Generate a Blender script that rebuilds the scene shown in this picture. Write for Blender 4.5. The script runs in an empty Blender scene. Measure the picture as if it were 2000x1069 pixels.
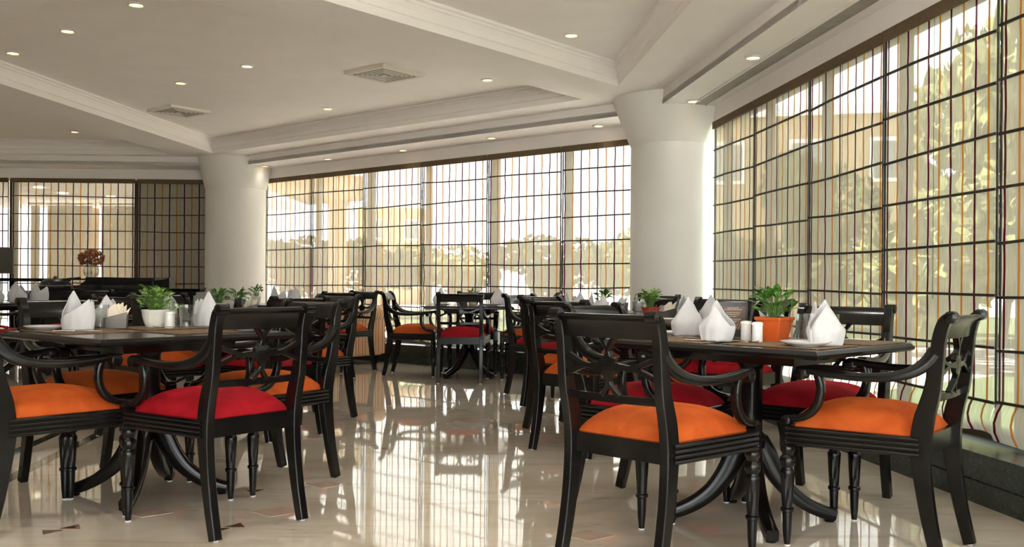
import bpy, bmesh, math, random
from mathutils import Vector, Matrix, Euler
random.seed(7)
S = bpy.context.scene
COL = S.collection
PI = math.pi

# ------------------------------------------------------------------ camera
EYE = 0.96
cd = bpy.data.cameras.new('camera'); cam = bpy.data.objects.new('camera', cd); COL.objects.link(cam)
cd.sensor_width = 36.0; cd.lens = 33.3; cd.shift_y = 0.01025
cd.clip_start = 0.05; cd.clip_end = 400
cam.location = (0, 0, EYE); cam.rotation_euler = (PI/2, -math.radians(0.401), 0)
S.camera = cam

# ------------------------------------------------------------------ sky, exposure
SKY = 4.5
w = bpy.data.worlds.new('sky'); S.world = w; w.use_nodes = True
wn = w.node_tree.nodes; wl = w.node_tree.links
bg = wn['Background']; bg.inputs['Strength'].default_value = SKY
tc = wn.new('ShaderNodeTexCoord'); mp = wn.new('ShaderNodeMapping'); mp.inputs['Scale'].default_value = (1, 1, 2.5)
nz = wn.new('ShaderNodeTexNoise'); nz.inputs['Scale'].default_value = 2.2; nz.inputs['Detail'].default_value = 4
cr = wn.new('ShaderNodeValToRGB'); cr.color_ramp.elements[0].color = (.80, .86, .95, 1); cr.color_ramp.elements[1].color = (1, .99, .97, 1)
cr.color_ramp.elements[0].position = .3; cr.color_ramp.elements[1].position = .65
wl.new(tc.outputs['Generated'], mp.inputs['Vector']); wl.new(mp.outputs['Vector'], nz.inputs['Vector'])
wl.new(nz.outputs['Fac'], cr.inputs['Fac']); wl.new(cr.outputs['Color'], bg.inputs['Color'])
S.view_settings.view_transform = 'Standard'; S.view_settings.look = 'None'
S.view_settings.gamma = 1.0; S.view_settings.use_curve_mapping = False
S.view_settings.exposure = 1.08
LAMP_W = 10.0
try:
    S.cycles.max_bounces = 7; S.cycles.diffuse_bounces = 4; S.cycles.glossy_bounces = 4
    S.cycles.transparent_max_bounces = 12; S.cycles.transmission_bounces = 6
    S.cycles.caustics_reflective = True; S.cycles.blur_glossy = 1.0; S.cycles.caustics_refractive = False
    S.cycles.sample_clamp_indirect = 6.0
    S.cycles.use_denoising = True; S.cycles.use_adaptive_sampling = True; S.cycles.adaptive_threshold = .02
except Exception:
    pass

sl = bpy.data.lights.new('sun', 'SUN'); sl.energy = 45.0; sl.angle = math.radians(6); sl.color = (1, .985, .98)
so = bpy.data.objects.new('sun', sl); COL.objects.link(so); so.rotation_euler = (math.radians(-3), math.radians(-20), 0)

def portal(name, loc, rot, sx, sy):
    l = bpy.data.lights.new(name, 'AREA'); l.shape = 'RECTANGLE'; l.size = sx; l.size_y = sy
    l.cycles.is_portal = True
    o = bpy.data.objects.new(name, l); o.location = loc; o.rotation_euler = rot; COL.objects.link(o)
    return o

# ------------------------------------------------------------------ material helpers
def hexc(r, g, b):
    f = lambda c: (c/255/12.92) if c/255 <= .04045 else ((c/255+.055)/1.055)**2.4
    return (f(r), f(g), f(b), 1)

class Mat:
    def __init__(s, name):
        s.m = bpy.data.materials.new(name); s.m.use_nodes = True
        s.t = s.m.node_tree; s.n = s.t.nodes; s.b = s.n['Principled BSDF']; s.out = s.n['Material Output']
    def new(s, t, **k):
        n = s.n.new(t)
        for a, v in k.items(): setattr(n, a, v)
        return n
    def link(s, a, b): s.t.links.new(a, b)
    def noise(s, scale, detail=4, vec=None, rough=.5, coord='Object', stretch=None, dist=0):
        n = s.new('ShaderNodeTexNoise'); n.inputs['Scale'].default_value = scale
        n.inputs['Detail'].default_value = detail; n.inputs['Roughness'].default_value = rough; n.inputs['Distortion'].default_value = dist
        c = s.new('ShaderNodeTexCoord'); v = c.outputs[coord]
        if stretch:
            mp = s.new('ShaderNodeMapping'); mp.inputs['Scale'].default_value = stretch; s.link(v, mp.inputs['Vector']); v = mp.outputs['Vector']
        s.link(v, n.inputs['Vector']); return n.outputs['Fac']
    def ramp(s, fac, stops):
        r = s.new('ShaderNodeValToRGB'); e = r.color_ramp.elements
        while len(e) < len(stops): e.new(.5)
        for i, (p, c) in enumerate(stops): e[i].position = p; e[i].color = c
        s.link(fac, r.inputs['Fac']); return r.outputs['Color']
    def mix(s, fac, a, b, mode='MIX'):
        m = s.new('ShaderNodeMix', data_type='RGBA', blend_type=mode)
        for sock, v in ((m.inputs['Factor'], fac), (m.inputs[6], a), (m.inputs[7], b)):
            if isinstance(v, (int, float, tuple)): sock.default_value = v
            else: s.link(v, sock)
        return m.outputs[2]
    def bump(s, h, strength=.2, dist=.01):
        b = s.new('ShaderNodeBump'); b.inputs['Strength'].default_value = strength; b.inputs['Distance'].default_value = dist
        s.link(h, b.inputs['Height']); s.link(b.outputs['Normal'], s.b.inputs['Normal'])
    def math(s, op, a, b=None):
        m = s.new('ShaderNodeMath', operation=op)
        for i, v in enumerate((a, b)):
            if v is None: continue
            if isinstance(v, (int, float)): m.inputs[i].default_value = v
            else: s.link(v, m.inputs[i])
        return m.outputs[0]
    def p(s, **k):
        for a, v in k.items():
            sk = s.b.inputs[{'color': 'Base Color', 'rough': 'Roughness', 'metal': 'Metallic', 'spec': 'Specular IOR Level',
                             'sheen': 'Sheen Weight', 'trans': 'Transmission Weight', 'ior': 'IOR', 'coat': 'Coat Weight',
                             'emit': 'Emission Strength', 'emitc': 'Emission Color', 'sub': 'Subsurface Weight'}[a]]
            if isinstance(v, (int, float, tuple)): sk.default_value = v
            else: s.link(v, sk)
        return s

def simple(name, col, rough=.5, metal=0, var=.0, scale=20, **k):
    m = Mat(name)
    if var:
        f = m.noise(scale, 4)
        c = m.ramp(f, [(.3, tuple(x*(1-var) for x in col[:3])+(1,)), (.7, tuple(min(1, x*(1+var)) for x in col[:3])+(1,))])
        m.p(color=c)
    else: m.p(color=col)
    m.p(rough=rough, metal=metal, **k)
    return m.m

M = {}
M['plaster'] = simple('white ceiling plaster', hexc(244, 238, 234), .6, var=.02, scale=3)
M['column'] = simple('white column plaster', hexc(232, 228, 222), .55, var=.02, scale=4)
M['wall'] = simple('cream wall paint', hexc(222, 214, 200), .6, var=.02, scale=3)
# black lacquered wood
def wood():
    m = Mat('black lacquered wood')
    f = m.noise(14, 6, stretch=(1, 1, .12), dist=.4)
    c = m.ramp(f, [(.3, (.0035, .003, .003, 1)), (.62, (.006, .005, .0046, 1)), (.8, (.013, .009, .0075, 1))])
    m.p(color=c, rough=.19, spec=.34)
    return m.m
M['wood'] = wood()
def velvet(name, a, b):
    m = Mat(name)
    f = m.noise(9, 5, dist=.6); g = m.noise(320, 2)
    c = m.ramp(f, [(.28, a), (.72, b)])
    m.p(color=c, rough=.82, sheen=.55, spec=.15); m.b.inputs['Sheen Roughness'].default_value = .4
    m.b.inputs['Sheen Tint'].default_value = b
    m.bump(g, .35, .002); return m.m
M['orange'] = velvet('orange velvet', hexc(164, 66, 21), hexc(198, 94, 37))
M['red'] = velvet('red velvet', hexc(128, 8, 18), hexc(166, 20, 32))
# polished marble
def marble():
    m = Mat('polished beige marble')
    base = m.noise(.9, 6, rough=.55, dist=.6)
    c = m.ramp(base, [(.30, hexc(178, 164, 144)), (.5, hexc(200, 188, 170)), (.72, hexc(216, 207, 192))])
    str_ = m.noise(1.4, 7, stretch=(.8, 5.5, 1), rough=.62, dist=1.0)
    c = m.mix(m.ramp(str_, [(.52, (0, 0, 0, 1)), (.74, (.55, .55, .55, 1))]), c, hexc(166, 146, 122))
    # thin brown fissures running across the room
    v = m.noise(1.0, 5, stretch=(1.1, 7, 1), rough=.5, dist=1.6)
    d = m.math('ABSOLUTE', m.math('SUBTRACT', v, .5))
    fis = m.ramp(d, [(.0, (1, 1, 1, 1)), (.012, (0, 0, 0, 1))])
    brk = m.ramp(m.noise(1.7, 2, stretch=(1, 1.3, 1)), [(.56, (0, 0, 0, 1)), (.66, (.8, .8, .8, 1))])
    fac = m.math('MULTIPLY', fis, brk)
    c = m.mix(fac, c, hexc(120, 88, 60))
    m.p(color=c, spec=.62, coat=.35)
    m.p(rough=m.ramp(m.noise(5, 3), [(.3, (.02,)*3+(1,)), (.7, (.05,)*3+(1,))]))
    m.b.inputs['Coat Roughness'].default_value = .03
    return m.m
M['marble'] = marble()
M['inlay_brown'] = simple('brown marble inlay', hexc(96, 58, 36), .08, var=.2, scale=30, coat=.4)
M['reflection_pink'] = simple('salmon floor reflection', hexc(196, 172, 153), .07, var=.12, scale=14, coat=.4)  # pink tint stands in for reflections of the seats
M['inlay_green'] = simple('dark green marble inlay', hexc(46, 52, 44), .07, var=.3, scale=22, coat=.4)
def granite():
    m = Mat('dark green granite')
    f = m.noise(60, 6); g = m.noise(4, 4)
    c = m.mix(.5, m.ramp(f, [(.35, hexc(26, 33, 29)), (.7, hexc(58, 68, 60))]), m.ramp(g, [(.3, hexc(28, 36, 32)), (.7, hexc(56, 64, 58))]))
    m.p(color=c, rough=.22, spec=.5); return m.m
M['granite'] = granite()
M['bronze'] = simple('dark bronze window frame', hexc(58, 46, 34), .45, var=.1)
M['rod'] = simple('dark brown blind rod', hexc(40, 29, 17), .6, var=.15)
M['header'] = simple('brown blind header cloth', hexc(96, 78, 54), .85, var=.15, scale=40)

def fabric():
    """sheer woven blind cloth: open weave lets some light straight through, threads scatter the rest; u runs in metres across the cloth"""
    m = Mat('sheer striped blind cloth')
    m.n.remove(m.b)
    uv = m.new('ShaderNodeUVMap'); sp = m.new('ShaderNodeSeparateXYZ'); m.link(uv.outputs['UV'], sp.inputs[0])
    u = sp.outputs['X']
    def stripe(period, off, half):
        a = m.math('FRACT', m.math('ADD', m.math('DIVIDE', u, period), off))
        d = m.math('ABSOLUTE', m.math('SUBTRACT', a, .5))
        return m.math('LESS_THAN', d, half/period)
    maroon = stripe(.21, .25, .0085); ochre = stripe(.21, .75, .0080)
    weave = m.new('ShaderNodeTexNoise'); weave.inputs['Scale'].default_value = 1; weave.inputs['Detail'].default_value = 3
    mp = m.new('ShaderNodeMapping'); mp.inputs['Scale'].default_value = (160, 9, 1); m.link(uv.outputs['UV'], mp.inputs['Vector']); m.link(mp.outputs['Vector'], weave.inputs['Vector'])
    base = m.ramp(weave.outputs['Fac'], [(.3, hexc(168, 160, 140)), (.7, hexc(198, 191, 174))])
    col = m.mix(ochre, m.mix(maroon, base, hexc(74, 8, 30)), hexc(168, 108, 40))
    dif = m.new('ShaderNodeBsdfDiffuse'); tr = m.new('ShaderNodeBsdfTranslucent'); tp = m.new('ShaderNodeBsdfTransparent')
    m.link(col, dif.inputs['Color']); m.link(col, tr.inputs['Color'])
    tp.inputs['Color'].default_value = (.98, .97, .95, 1)
    a = m.new('ShaderNodeMixShader'); a.inputs[0].default_value = .20; m.link(dif.outputs[0], a.inputs[1]); m.link(tr.outputs[0], a.inputs[2])
    op = m.ramp(weave.outputs['Fac'], [(.3, (.14,)*3+(1,)), (.7, (.23,)*3+(1,))])
    anyst = m.math('MAXIMUM', maroon, ochre)
    open_ = m.math('MULTIPLY', op, m.math('SUBTRACT', 1.0, m.math('MULTIPLY', anyst, .93)))
    b = m.new('ShaderNodeMixShader'); m.link(open_, b.inputs[0]); m.link(a.outputs[0], b.inputs[1]); m.link(tp.outputs[0], b.inputs[2])
    m.link(b.outputs[0], m.out.inputs['Surface']); return m.m
M['blind'] = fabric()
def pane():
    m = Mat('window glass'); m.n.remove(m.b)
    t = m.new('ShaderNodeBsdfTransparent'); t.inputs['Color'].default_value = (.93, .95, .94, 1)
    g = m.new('ShaderNodeBsdfGlossy'); g.inputs['Roughness'].default_value = .01
    mx = m.new('ShaderNodeMixShader'); fr = m.new('ShaderNodeLayerWeight'); fr.inputs['Blend'].default_value = .5
    k = m.math('ADD', m.math('MULTIPLY', m.math('POWER', fr.outputs['Facing'], 4.0), .55), .035)
    m.link(k, mx.inputs[0]); m.link(t.outputs[0], mx.inputs[1]); m.link(g.outputs[0], mx.inputs[2])
    m.link(mx.outputs[0], m.out.inputs['Surface']); return m.m
M['pane'] = pane()
M['linen'] = simple('white linen', hexc(204, 202, 203), .85, var=.02, scale=60, sheen=.2)
M['cream_paper'] = simple('cream paper napkin', hexc(228, 214, 192), .9, var=.03)
M['china'] = simple('white china', hexc(240, 239, 235), .18, coat=.3)
M['pot_white'] = simple('white ceramic pot', hexc(236, 232, 222), .3, var=.02)
M['terracotta'] = simple('orange plastic pot', hexc(208, 92, 34), .4, var=.06, scale=12)
M['redpot'] = simple('red plastic pot', hexc(196, 58, 34), .4, var=.06, scale=12)
M['soil'] = simple('potting soil', hexc(52, 38, 28), .95, var=.3, scale=90)
M['steel'] = simple('brushed steel', hexc(104, 99, 93), .45, .8, var=.05, scale=60)
M['cutlery'] = simple('polished cutlery steel', hexc(205, 203, 198), .12, 1.0)
M['chrome_trim'] = simple('white lamp trim', hexc(214, 208, 204), .35)
M['black_plastic'] = simple('black plastic', hexc(16, 17, 19), .35, var=.1)
M['black_matte'] = simple('black counter laminate', hexc(14, 14, 15), .3, var=.15)
M['glide'] = simple('white nylon glide', hexc(226, 226, 222), .5)
M['vent'] = simple('grey vent metal', hexc(222, 214, 203), .5, var=.04)
M['vent_shade'] = simple('dark vent throat', hexc(40, 38, 35), .8)  # dark colour for the shade between the louvres
M['slot'] = simple('grey slot diffuser', hexc(150, 143, 134), .6, var=.1, scale=8)
def tumbler_glass():
    m = Mat('clear drinking glass'); m.n.remove(m.b)
    t = m.new('ShaderNodeBsdfTransparent'); t.inputs['Color'].default_value = (.96, .97, .97, 1)
    g = m.new('ShaderNodeBsdfGlossy'); g.inputs['Roughness'].default_value = .03
    lw = m.new('ShaderNodeLayerWeight'); lw.inputs['Blend'].default_value = .5
    k = m.math('ADD', m.math('MULTIPLY', m.math('POWER', lw.outputs['Facing'], 2.2), .6), .06)
    mx = m.new('ShaderNodeMixShader'); m.link(k, mx.inputs[0]); m.link(t.outputs[0], mx.inputs[1]); m.link(g.outputs[0], mx.inputs[2])
    m.link(mx.outputs[0], m.out.inputs['Surface']); return m.m
M['glass'] = tumbler_glass()
def mat_placemat():
    m = Mat('brown woven placemat')
    f = m.noise(220, 2, stretch=(1, .25, 1)); c = m.ramp(f, [(.3, hexc(86, 64, 44)), (.7, hexc(140, 112, 84))])
    m.p(color=c, rough=.8); m.bump(f, .3, .001); return m.m
M['placemat'] = mat_placemat()
def leafmat(name, a, b, edge, rough=.42):
    m = Mat(name)
    f = m.noise(40, 3); c = m.ramp(f, [(.35, a), (.6, b), (.74, edge)])
    m.p(color=c, rough=rough, spec=.3)
    return m.m
M['leaf_var'] = leafmat('variegated green leaf', hexc(58, 104, 30), hexc(120, 158, 66), hexc(206, 216, 158))
M['leaf_green'] = leafmat('glossy green leaf', hexc(38, 84, 28), hexc(74, 122, 42), hexc(116, 156, 72))
M['stem'] = simple('green stem', hexc(88, 120, 52), .6)
M['tree_leaf'] = leafmat('tree foliage', hexc(46, 56, 24), hexc(64, 74, 32), hexc(82, 90, 44), .95)
M['tree_leaf2'] = leafmat('olive tree foliage', hexc(92, 94, 56), hexc(110, 112, 68), hexc(126, 126, 84), .95)
M['bark'] = simple('tree bark', hexc(86, 70, 54), .9, var=.25, scale=10)
M['grass'] = simple('lawn', hexc(60, 72, 34), .95, var=.2, scale=2)
M['road'] = simple('pale concrete drive', hexc(180, 176, 168), .9, var=.05, scale=.6)
M['beige_stone'] = simple('beige rendered facade', hexc(178, 152, 116), .85, var=.05, scale=.5)
M['facade_glass'] = simple('far window glass', hexc(120, 124, 122), .15)
M['sofa_base'] = None
def sofa():
    m = Mat('striped sofa cloth')
    c = m.new('ShaderNodeTexCoord'); s = m.new('ShaderNodeSeparateXYZ'); m.link(c.outputs['UV'], s.inputs[0])
    f = m.math('FRACT', m.math('MULTIPLY', s.outputs['X'], 11.0))
    col = m.ramp(f, [(0, hexc(196, 156, 112)), (.30, hexc(214, 182, 140)), (.34, hexc(150, 58, 34)), (.42, hexc(150, 58, 34)), (.46, hexc(222, 196, 158)), (.66, hexc(206, 166, 120)), (.70, hexc(196, 98, 48)), (.78, hexc(176, 80, 40)), (.82, hexc(206, 166, 120))])
    m.p(color=col, rough=.9, sheen=.2); return m.m
M['sofa'] = sofa()
def emitter(name, col, s):
    m = Mat(name); m.p(color=col, emit=s, emitc=col); return m.m
M['lamp'] = emitter('warm lamp face', (1, .72, .34, 1), 2.6)
M['porch_lamp'] = emitter('porch lamp face', (1, .86, .60, 1), 7.0)
M['led'] = emitter('green indicator light', (.35, 1, .02, 1), 4.0)
def drapemat():
    m = Mat('white sheer curtain'); m.n.remove(m.b)
    f = m.noise(4, 3); c = m.ramp(f, [(.3, hexc(204, 200, 188)), (.7, hexc(222, 219, 208))])
    d = m.new('ShaderNodeBsdfDiffuse'); t = m.new('ShaderNodeBsdfTranslucent'); m.link(c, d.inputs['Color']); m.link(c, t.inputs['Color'])
    x = m.new('ShaderNodeMixShader'); x.inputs[0].default_value = .35; m.link(d.outputs[0], x.inputs[1]); m.link(t.outputs[0], x.inputs[2]); m.link(x.outputs[0], m.out.inputs['Surface'])
    return m.m
M['curtain'] = drapemat()
M['flower'] = simple('dried rust flowers', hexc(150, 92, 62), .9, var=.25, scale=18)

# ------------------------------------------------------------------ mesh helpers
def V(*a): return Vector(a)
class MB:
    def __init__(s): s.v = []; s.f = []; s.uv = None
    def add(s, vs, fs):
        b = len(s.v); s.v += [tuple(v) for v in vs]; s.f += [tuple(i+b for i in f) for f in fs]; return s
    def box(s, lo, hi, mat=None, ch=0):
        x0, y0, z0 = lo; x1, y1, z1 = hi
        vs = [(x0,y0,z0),(x1,y0,z0),(x1,y1,z0),(x0,y1,z0),(x0,y0,z1),(x1,y0,z1),(x1,y1,z1),(x0,y1,z1)]
        if mat is not None: vs = [mat @ Vector(v) for v in vs]
        return s.add(vs, [(0,3,2,1),(4,5,6,7),(0,1,5,4),(1,2,6,5),(2,3,7,6),(3,0,4,7)])
    def rings(s, rings, closed=True, cap=True):
        n = len(rings[0]); b = len(s.v)
        for r in rings: s.v += [tuple(p) for p in r]
        m = n if closed else n-1
        for i in range(len(rings)-1):
            for j in range(m):
                k = (j+1) % n
                s.f.append((b+i*n+j, b+i*n+k, b+(i+1)*n+k, b+(i+1)*n+j))
        if cap:
            s.f.append(tuple(b+j for j in reversed(range(n))))
            e = b+(len(rings)-1)*n; s.f.append(tuple(e+j for j in range(n)))
        return s
    def sweep(s, pts, side, w, t, ch=.25, oval=False):
        """section w along side, t along the normal; w, t numbers or per-point lists"""
        n = len(pts); pts = [Vector(p) for p in pts]
        rr = []
        for i, p in enumerate(pts):
            a = pts[max(0, i-1)]; b = pts[min(n-1, i+1)]
            tg = (b-a).normalized()
            sd = Vector(side[i]) if isinstance(side, list) else Vector(side)
            sd = (sd - tg*sd.dot(tg)).normalized(); nm = tg.cross(sd)
            ww = (w[i] if isinstance(w, list) else w)/2; tt = (t[i] if isinstance(t, list) else t)/2
            if oval: sec = [(math.cos(k*PI/5), math.sin(k*PI/5)) for k in range(10)]
            else:
                c = 1-ch*min(ww, tt)/ww*1.0; d = 1-ch*min(ww, tt)/tt*1.0
                sec = [(1,-d),(1,d),(c,1),(-c,1),(-1,d),(-1,-d),(-c,-1),(c,-1)]
            rr.append([p+sd*(ww*x)+nm*(tt*y) for x, y in sec])
        return s.rings(rr)
    def lathe(s, prof, seg=20, c=(0,0,0), reed=None, axis='z', cap=True):
        """prof: [(r, z[, reedamp])]"""
        rr = []
        for q in prof:
            r, z = q[0], q[1]; amp = q[2] if len(q) > 2 else 0
            ring = []
            for k in range(seg):
                a = 2*PI*k/seg; q2 = r*(1 - (amp if k % 2 else 0))
                x, y = q2*math.cos(a), q2*math.sin(a)
                p = (x, y, z) if axis == 'z' else ((z, x, y) if axis == 'x' else (y, z, x))
                ring.append((p[0]+c[0], p[1]+c[1], p[2]+c[2]))
            rr.append(ring)
        return s.rings(rr, cap=cap)
    def data(s, name, mat, smooth=None):
        me = bpy.data.meshes.new(name); me.from_pydata(s.v, [], s.f); me.validate(); me.update()
        if s.uv:
            ul = me.uv_layers.new(name='UVMap')
            for lp in me.loops: ul.data[lp.index].uv = s.uv[lp.vertex_index]
        bm = bmesh.new(); bm.from_mesh(me); bmesh.ops.recalc_face_normals(bm, faces=bm.faces); bm.to_mesh(me); bm.free()
        if smooth is not None:
            me.polygons.foreach_set('use_smooth', [True]*len(me.polygons))
            me.set_sharp_from_angle(angle=math.radians(smooth))
        me.materials.append(mat); return me
    def build(s, name, mat, parent=None, smooth=None, **k):
        return place(name, s.data(name, mat, smooth), parent, **k)

def place(name, me, parent=None, loc=None, rot=None, scale=None):
    o = bpy.data.objects.new(name, me); COL.objects.link(o)
    if parent: o.parent = parent
    if loc: o.location = loc
    if rot: o.rotation_euler = rot
    if scale: o.scale = scale
    return o
def tag(o, label=None, cat=None, group=None, kind=None):
    if label: o['label'] = label
    if cat: o['category'] = cat
    if group: o['group'] = group
    if kind: o['kind'] = kind
    return o
def thing(name, label, cat, loc=(0,0,0), rz=0, group=None):
    o = bpy.data.objects.new(name, None); COL.objects.link(o); o.empty_display_size = .1
    o.location = loc; o.rotation_euler = (0, 0, rz)
    return tag(o, label, cat, group)
def struct(name, label=None):
    o = bpy.data.objects.new(name, None); COL.objects.link(o); o.empty_display_size = .1
    return tag(o, label, kind='structure')
def copy_tree(o, parent=None):
    c = o.copy(); COL.objects.link(c); c.parent = parent
    for ch in list(o.children): copy_tree(ch, c)
    return c
def smoothpath(pts, n=6):
    pts = [Vector(p) for p in pts]; out = []
    for i in range(len(pts)-1):
        p0 = pts[max(0, i-1)]; p1 = pts[i]; p2 = pts[i+1]; p3 = pts[min(len(pts)-1, i+2)]
        for k in range(n):
            t = k/n
            out.append(.5*((2*p1)+(-p0+p2)*t+(2*p0-5*p1+4*p2-p3)*t*t+(-p0+3*p1-3*p2+p3)*t**3))
    out.append(pts[-1]); return out
def lerplist(vals, n):
    m = len(vals)-1
    return [vals[min(m-1, int(i/(n-1)*m))]*(1-((i/(n-1)*m)-min(m-1, int(i/(n-1)*m))))+vals[min(m-1, int(i/(n-1)*m))+1]*((i/(n-1)*m)-min(m-1, int(i/(n-1)*m))) for i in range(n)]

# ================================================================== SETTING
ZB, L1, L2, L3 = 2.42, 2.56, 2.685, 2.87
# blind lines (plan) of the three glazed walls
C12 = Vector((1.75, 9.01)); C23 = Vector((-3.67, 13.59))
W1A = C12; W1D = Vector((0.107, -0.9942)).normalized()          # right wall, runs towards the viewer
W2A = C23; W2D = (C12-C23).normalized()                          # far wall, left to right
W3D = Vector((1, .0305)).normalized(); W3A = C23 - W3D*6.4       # left wall, left to right
W1L = 10.3
W1E = W1A + W1D*W1L
def perp_in(d, toward):
    n = Vector((-d.y, d.x)); return n if n.dot(toward) > 0 else -n
N1 = perp_in(W1D, Vector((-1, 0))); N2 = perp_in(W2D, Vector((-1, -1))); N3 = perp_in(W3D, Vector((0, -1)))
BX0, BY0 = -10.6, -1.35
W3S = W3A + W3D*0
room = [W1E, W1A, C23, Vector((BX0, W3A.y-(W3A.x-BX0)*.0305)), Vector((BX0, BY0)), Vector((W1E.x, BY0))]

def flat(name, poly, z, mat, up=True, parent=None, thick=.06):
    n = len(poly); z2 = z-thick if up else z+thick
    mb = MB(); mb.v = [(p[0], p[1], z) for p in poly]+[(p[0], p[1], z2) for p in poly]
    mb.f = [tuple(range(n)), tuple(range(2*n-1, n-1, -1))]+[(i, (i+1) % n, n+(i+1) % n, n+i) for i in range(n)]
    return mb.build(name, mat, parent)

out = 1.25   # the floor runs a little past the glass
fl = [W1E+Vector((.6, 0)), C12+Vector((.6, .3)), C23+Vector((.15, .6)), Vector((BX0-.3, 14.2)), Vector((BX0-.3, BY0-.3)), Vector((W1E.x+.6, BY0-.3))]
floor = tag(flat('floor', fl, 0, M['marble']), 'polished beige marble floor with dark streaks', kind='structure')

def poly_inlay(name, pts, mat, z=.0015):
    return flat(name, pts, z, mat, parent=floor, thick=.003)
# dark green border strips on the left
for (a, b) in (((-2.36, 4.0), (-3.35, 12.6)), ((-2.66, 4.3), (-3.62, 12.6))):
    a = Vector(a); b = Vector(b); d = (b-a).normalized(); n = Vector((-d.y, d.x))*.035
    poly_inlay('border_strip', [a-n, b-n, b+n, a+n], M['inlay_green'])
def tri(c, r, ang):
    return [Vector(c)+Vector((math.cos(ang+k*2*PI/3), math.sin(ang+k*2*PI/3)))*r*(1.0 if k == 0 else .82) for k in range(3)]
for i, (c, a) in enumerate((((-1.765, 3.62), 0.5), ((-1.70, 3.69), 0.5+PI), ((-1.135, 3.665), 0.5), ((-1.075, 3.73), .5+PI), ((-1.18, 4.35), .7))):
    poly_inlay('inlay_triangle', tri(c, .05, a), M['inlay_brown'])
for c, r in (((-.98, 3.96), .11), ((-1.50, 3.93), .10), ((-1.27, 5.85), .11), ((-.88, 4.50), .10), ((.30, 3.62), .10), ((-3.0, 5.2), .13)):  # pale pink diamonds paint seat reflections into the floor colour
    c = Vector(c); poly_inlay('reflection_diamond', [c+Vector((r, 0)), c+Vector((0, r*.8)), c-Vector((r, 0)), c-Vector((0, r*.8))], M['reflection_pink'])

# ---------------- ceiling
ceil_o = struct('ceiling', 'white stepped plaster ceiling with recessed trays')
def cpoly(name, poly, z, thick=.05): return flat(name, poly, z, M['plaster'], up=False, parent=ceil_o, thick=thick)
def isect(p, d, q, e):
    den = d.x*e.y-d.y*e.x; t = ((q.x-p.x)*e.y-(q.y-p.y)*e.x)/den
    return p+d*t
def off(a, d, n, k): return a+n*k, d
# offsets from the blind line: lower soffit (L1), riser, middle soffit (L2), tray edge
O_R, O_T = 0.50, 0.86
def line_pts(k1, k2, k3):
    a1, d1 = W1A+N1*k1, W1D; a2, d2 = W2A+N2*k2, W2D; a3, d3 = W3A+N3*k3, W3D
    p12 = isect(a1, d1, a2, d2); p23 = isect(a2, d2, a3, d3)
    e1 = isect(a1, d1, Vector((0, BY0)), Vector((1, 0))); e3 = isect(a3, d3, Vector((BX0, 0)), Vector((0, 1)))
    return e1, p12, p23, e3
outer = line_pts(-.04, -.04, -.04); mid = line_pts(O_R, O_R, O_R)
for i, nm in enumerate(('soffit', 'soffit', 'soffit')):
    cpoly(nm, [outer[i], outer[i+1], mid[i+1], mid[i]], L1)
def vwall(name, a, b, z0, z1, n, thick=.04, mat='plaster', parent=None):
    a = Vector(a); b = Vector(b); n = Vector(n)*thick
    mb = MB(); mb.v = [(a.x,a.y,z0),(b.x,b.y,z0),(b.x,b.y,z1),(a.x,a.y,z1),(a.x+n.x,a.y+n.y,z0),(b.x+n.x,b.y+n.y,z0),(b.x+n.x,b.y+n.y,z1),(a.x+n.x,a.y+n.y,z1)]
    mb.f = [(0,1,2,3),(7,6,5,4),(0,4,5,1),(3,2,6,7),(0,3,7,4),(1,5,6,2)]
    return mb.build(name, M[mat], parent or ceil_o)
NS = (N1, N2, N3)
for i in range(3):
    vwall('riser', mid[i], mid[i+1], L1+.002, L2+.03, -NS[i], .03)
    vwall('valance', outer[i]+NS[i]*.055, outer[i+1]+NS[i]*.055, ZB-.015, L1+.02, -NS[i], .05)
# middle soffit with three tray openings
TA = [Vector(p) for p in ((0.64, 8.82), (-4.02, 12.70))]      # far tray: window side, right and left corner
B1D = Vector((.647, .762)).normalized()                        # cross beam between far and right bay
B2D = Vector((.107, .994)).normalized()                        # cross beam between far and left bay
far_d = (TA[1]-TA[0]).normalized(); far_n = Vector((-far_d.y, far_d.x)); far_n = far_n if far_n.y < 0 else -far_n
inA = Vector((-2.83, 5.83))
fi_r = isect(TA[0], B1D, inA, far_d); fi_l = isect(TA[1], B2D, inA, far_d)
trayF = [TA[0], TA[1], fi_l, fi_r]
RC = Vector((.908, 8.22)); rt_d = (Vector((1.08, 5.74))-RC).normalized()
rt_e = isect(RC, rt_d, Vector((0, -.9)), Vector((1, 0)))
rt_i = isect(RC, B1D, Vector((-3.0, 0)), Vector((.107, -.994)))
trayR = [RC, rt_i, isect(rt_i, Vector((.107, -.994)), Vector((0, -.9)), Vector((1, 0))), rt_e]
LC = Vector((-4.60, 12.90))
l_r = LC - B2D*6.2
trayL = [LC, l_r, Vector((-10.0, l_r.y-.4)), Vector((-10.0, 12.74))]
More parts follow.
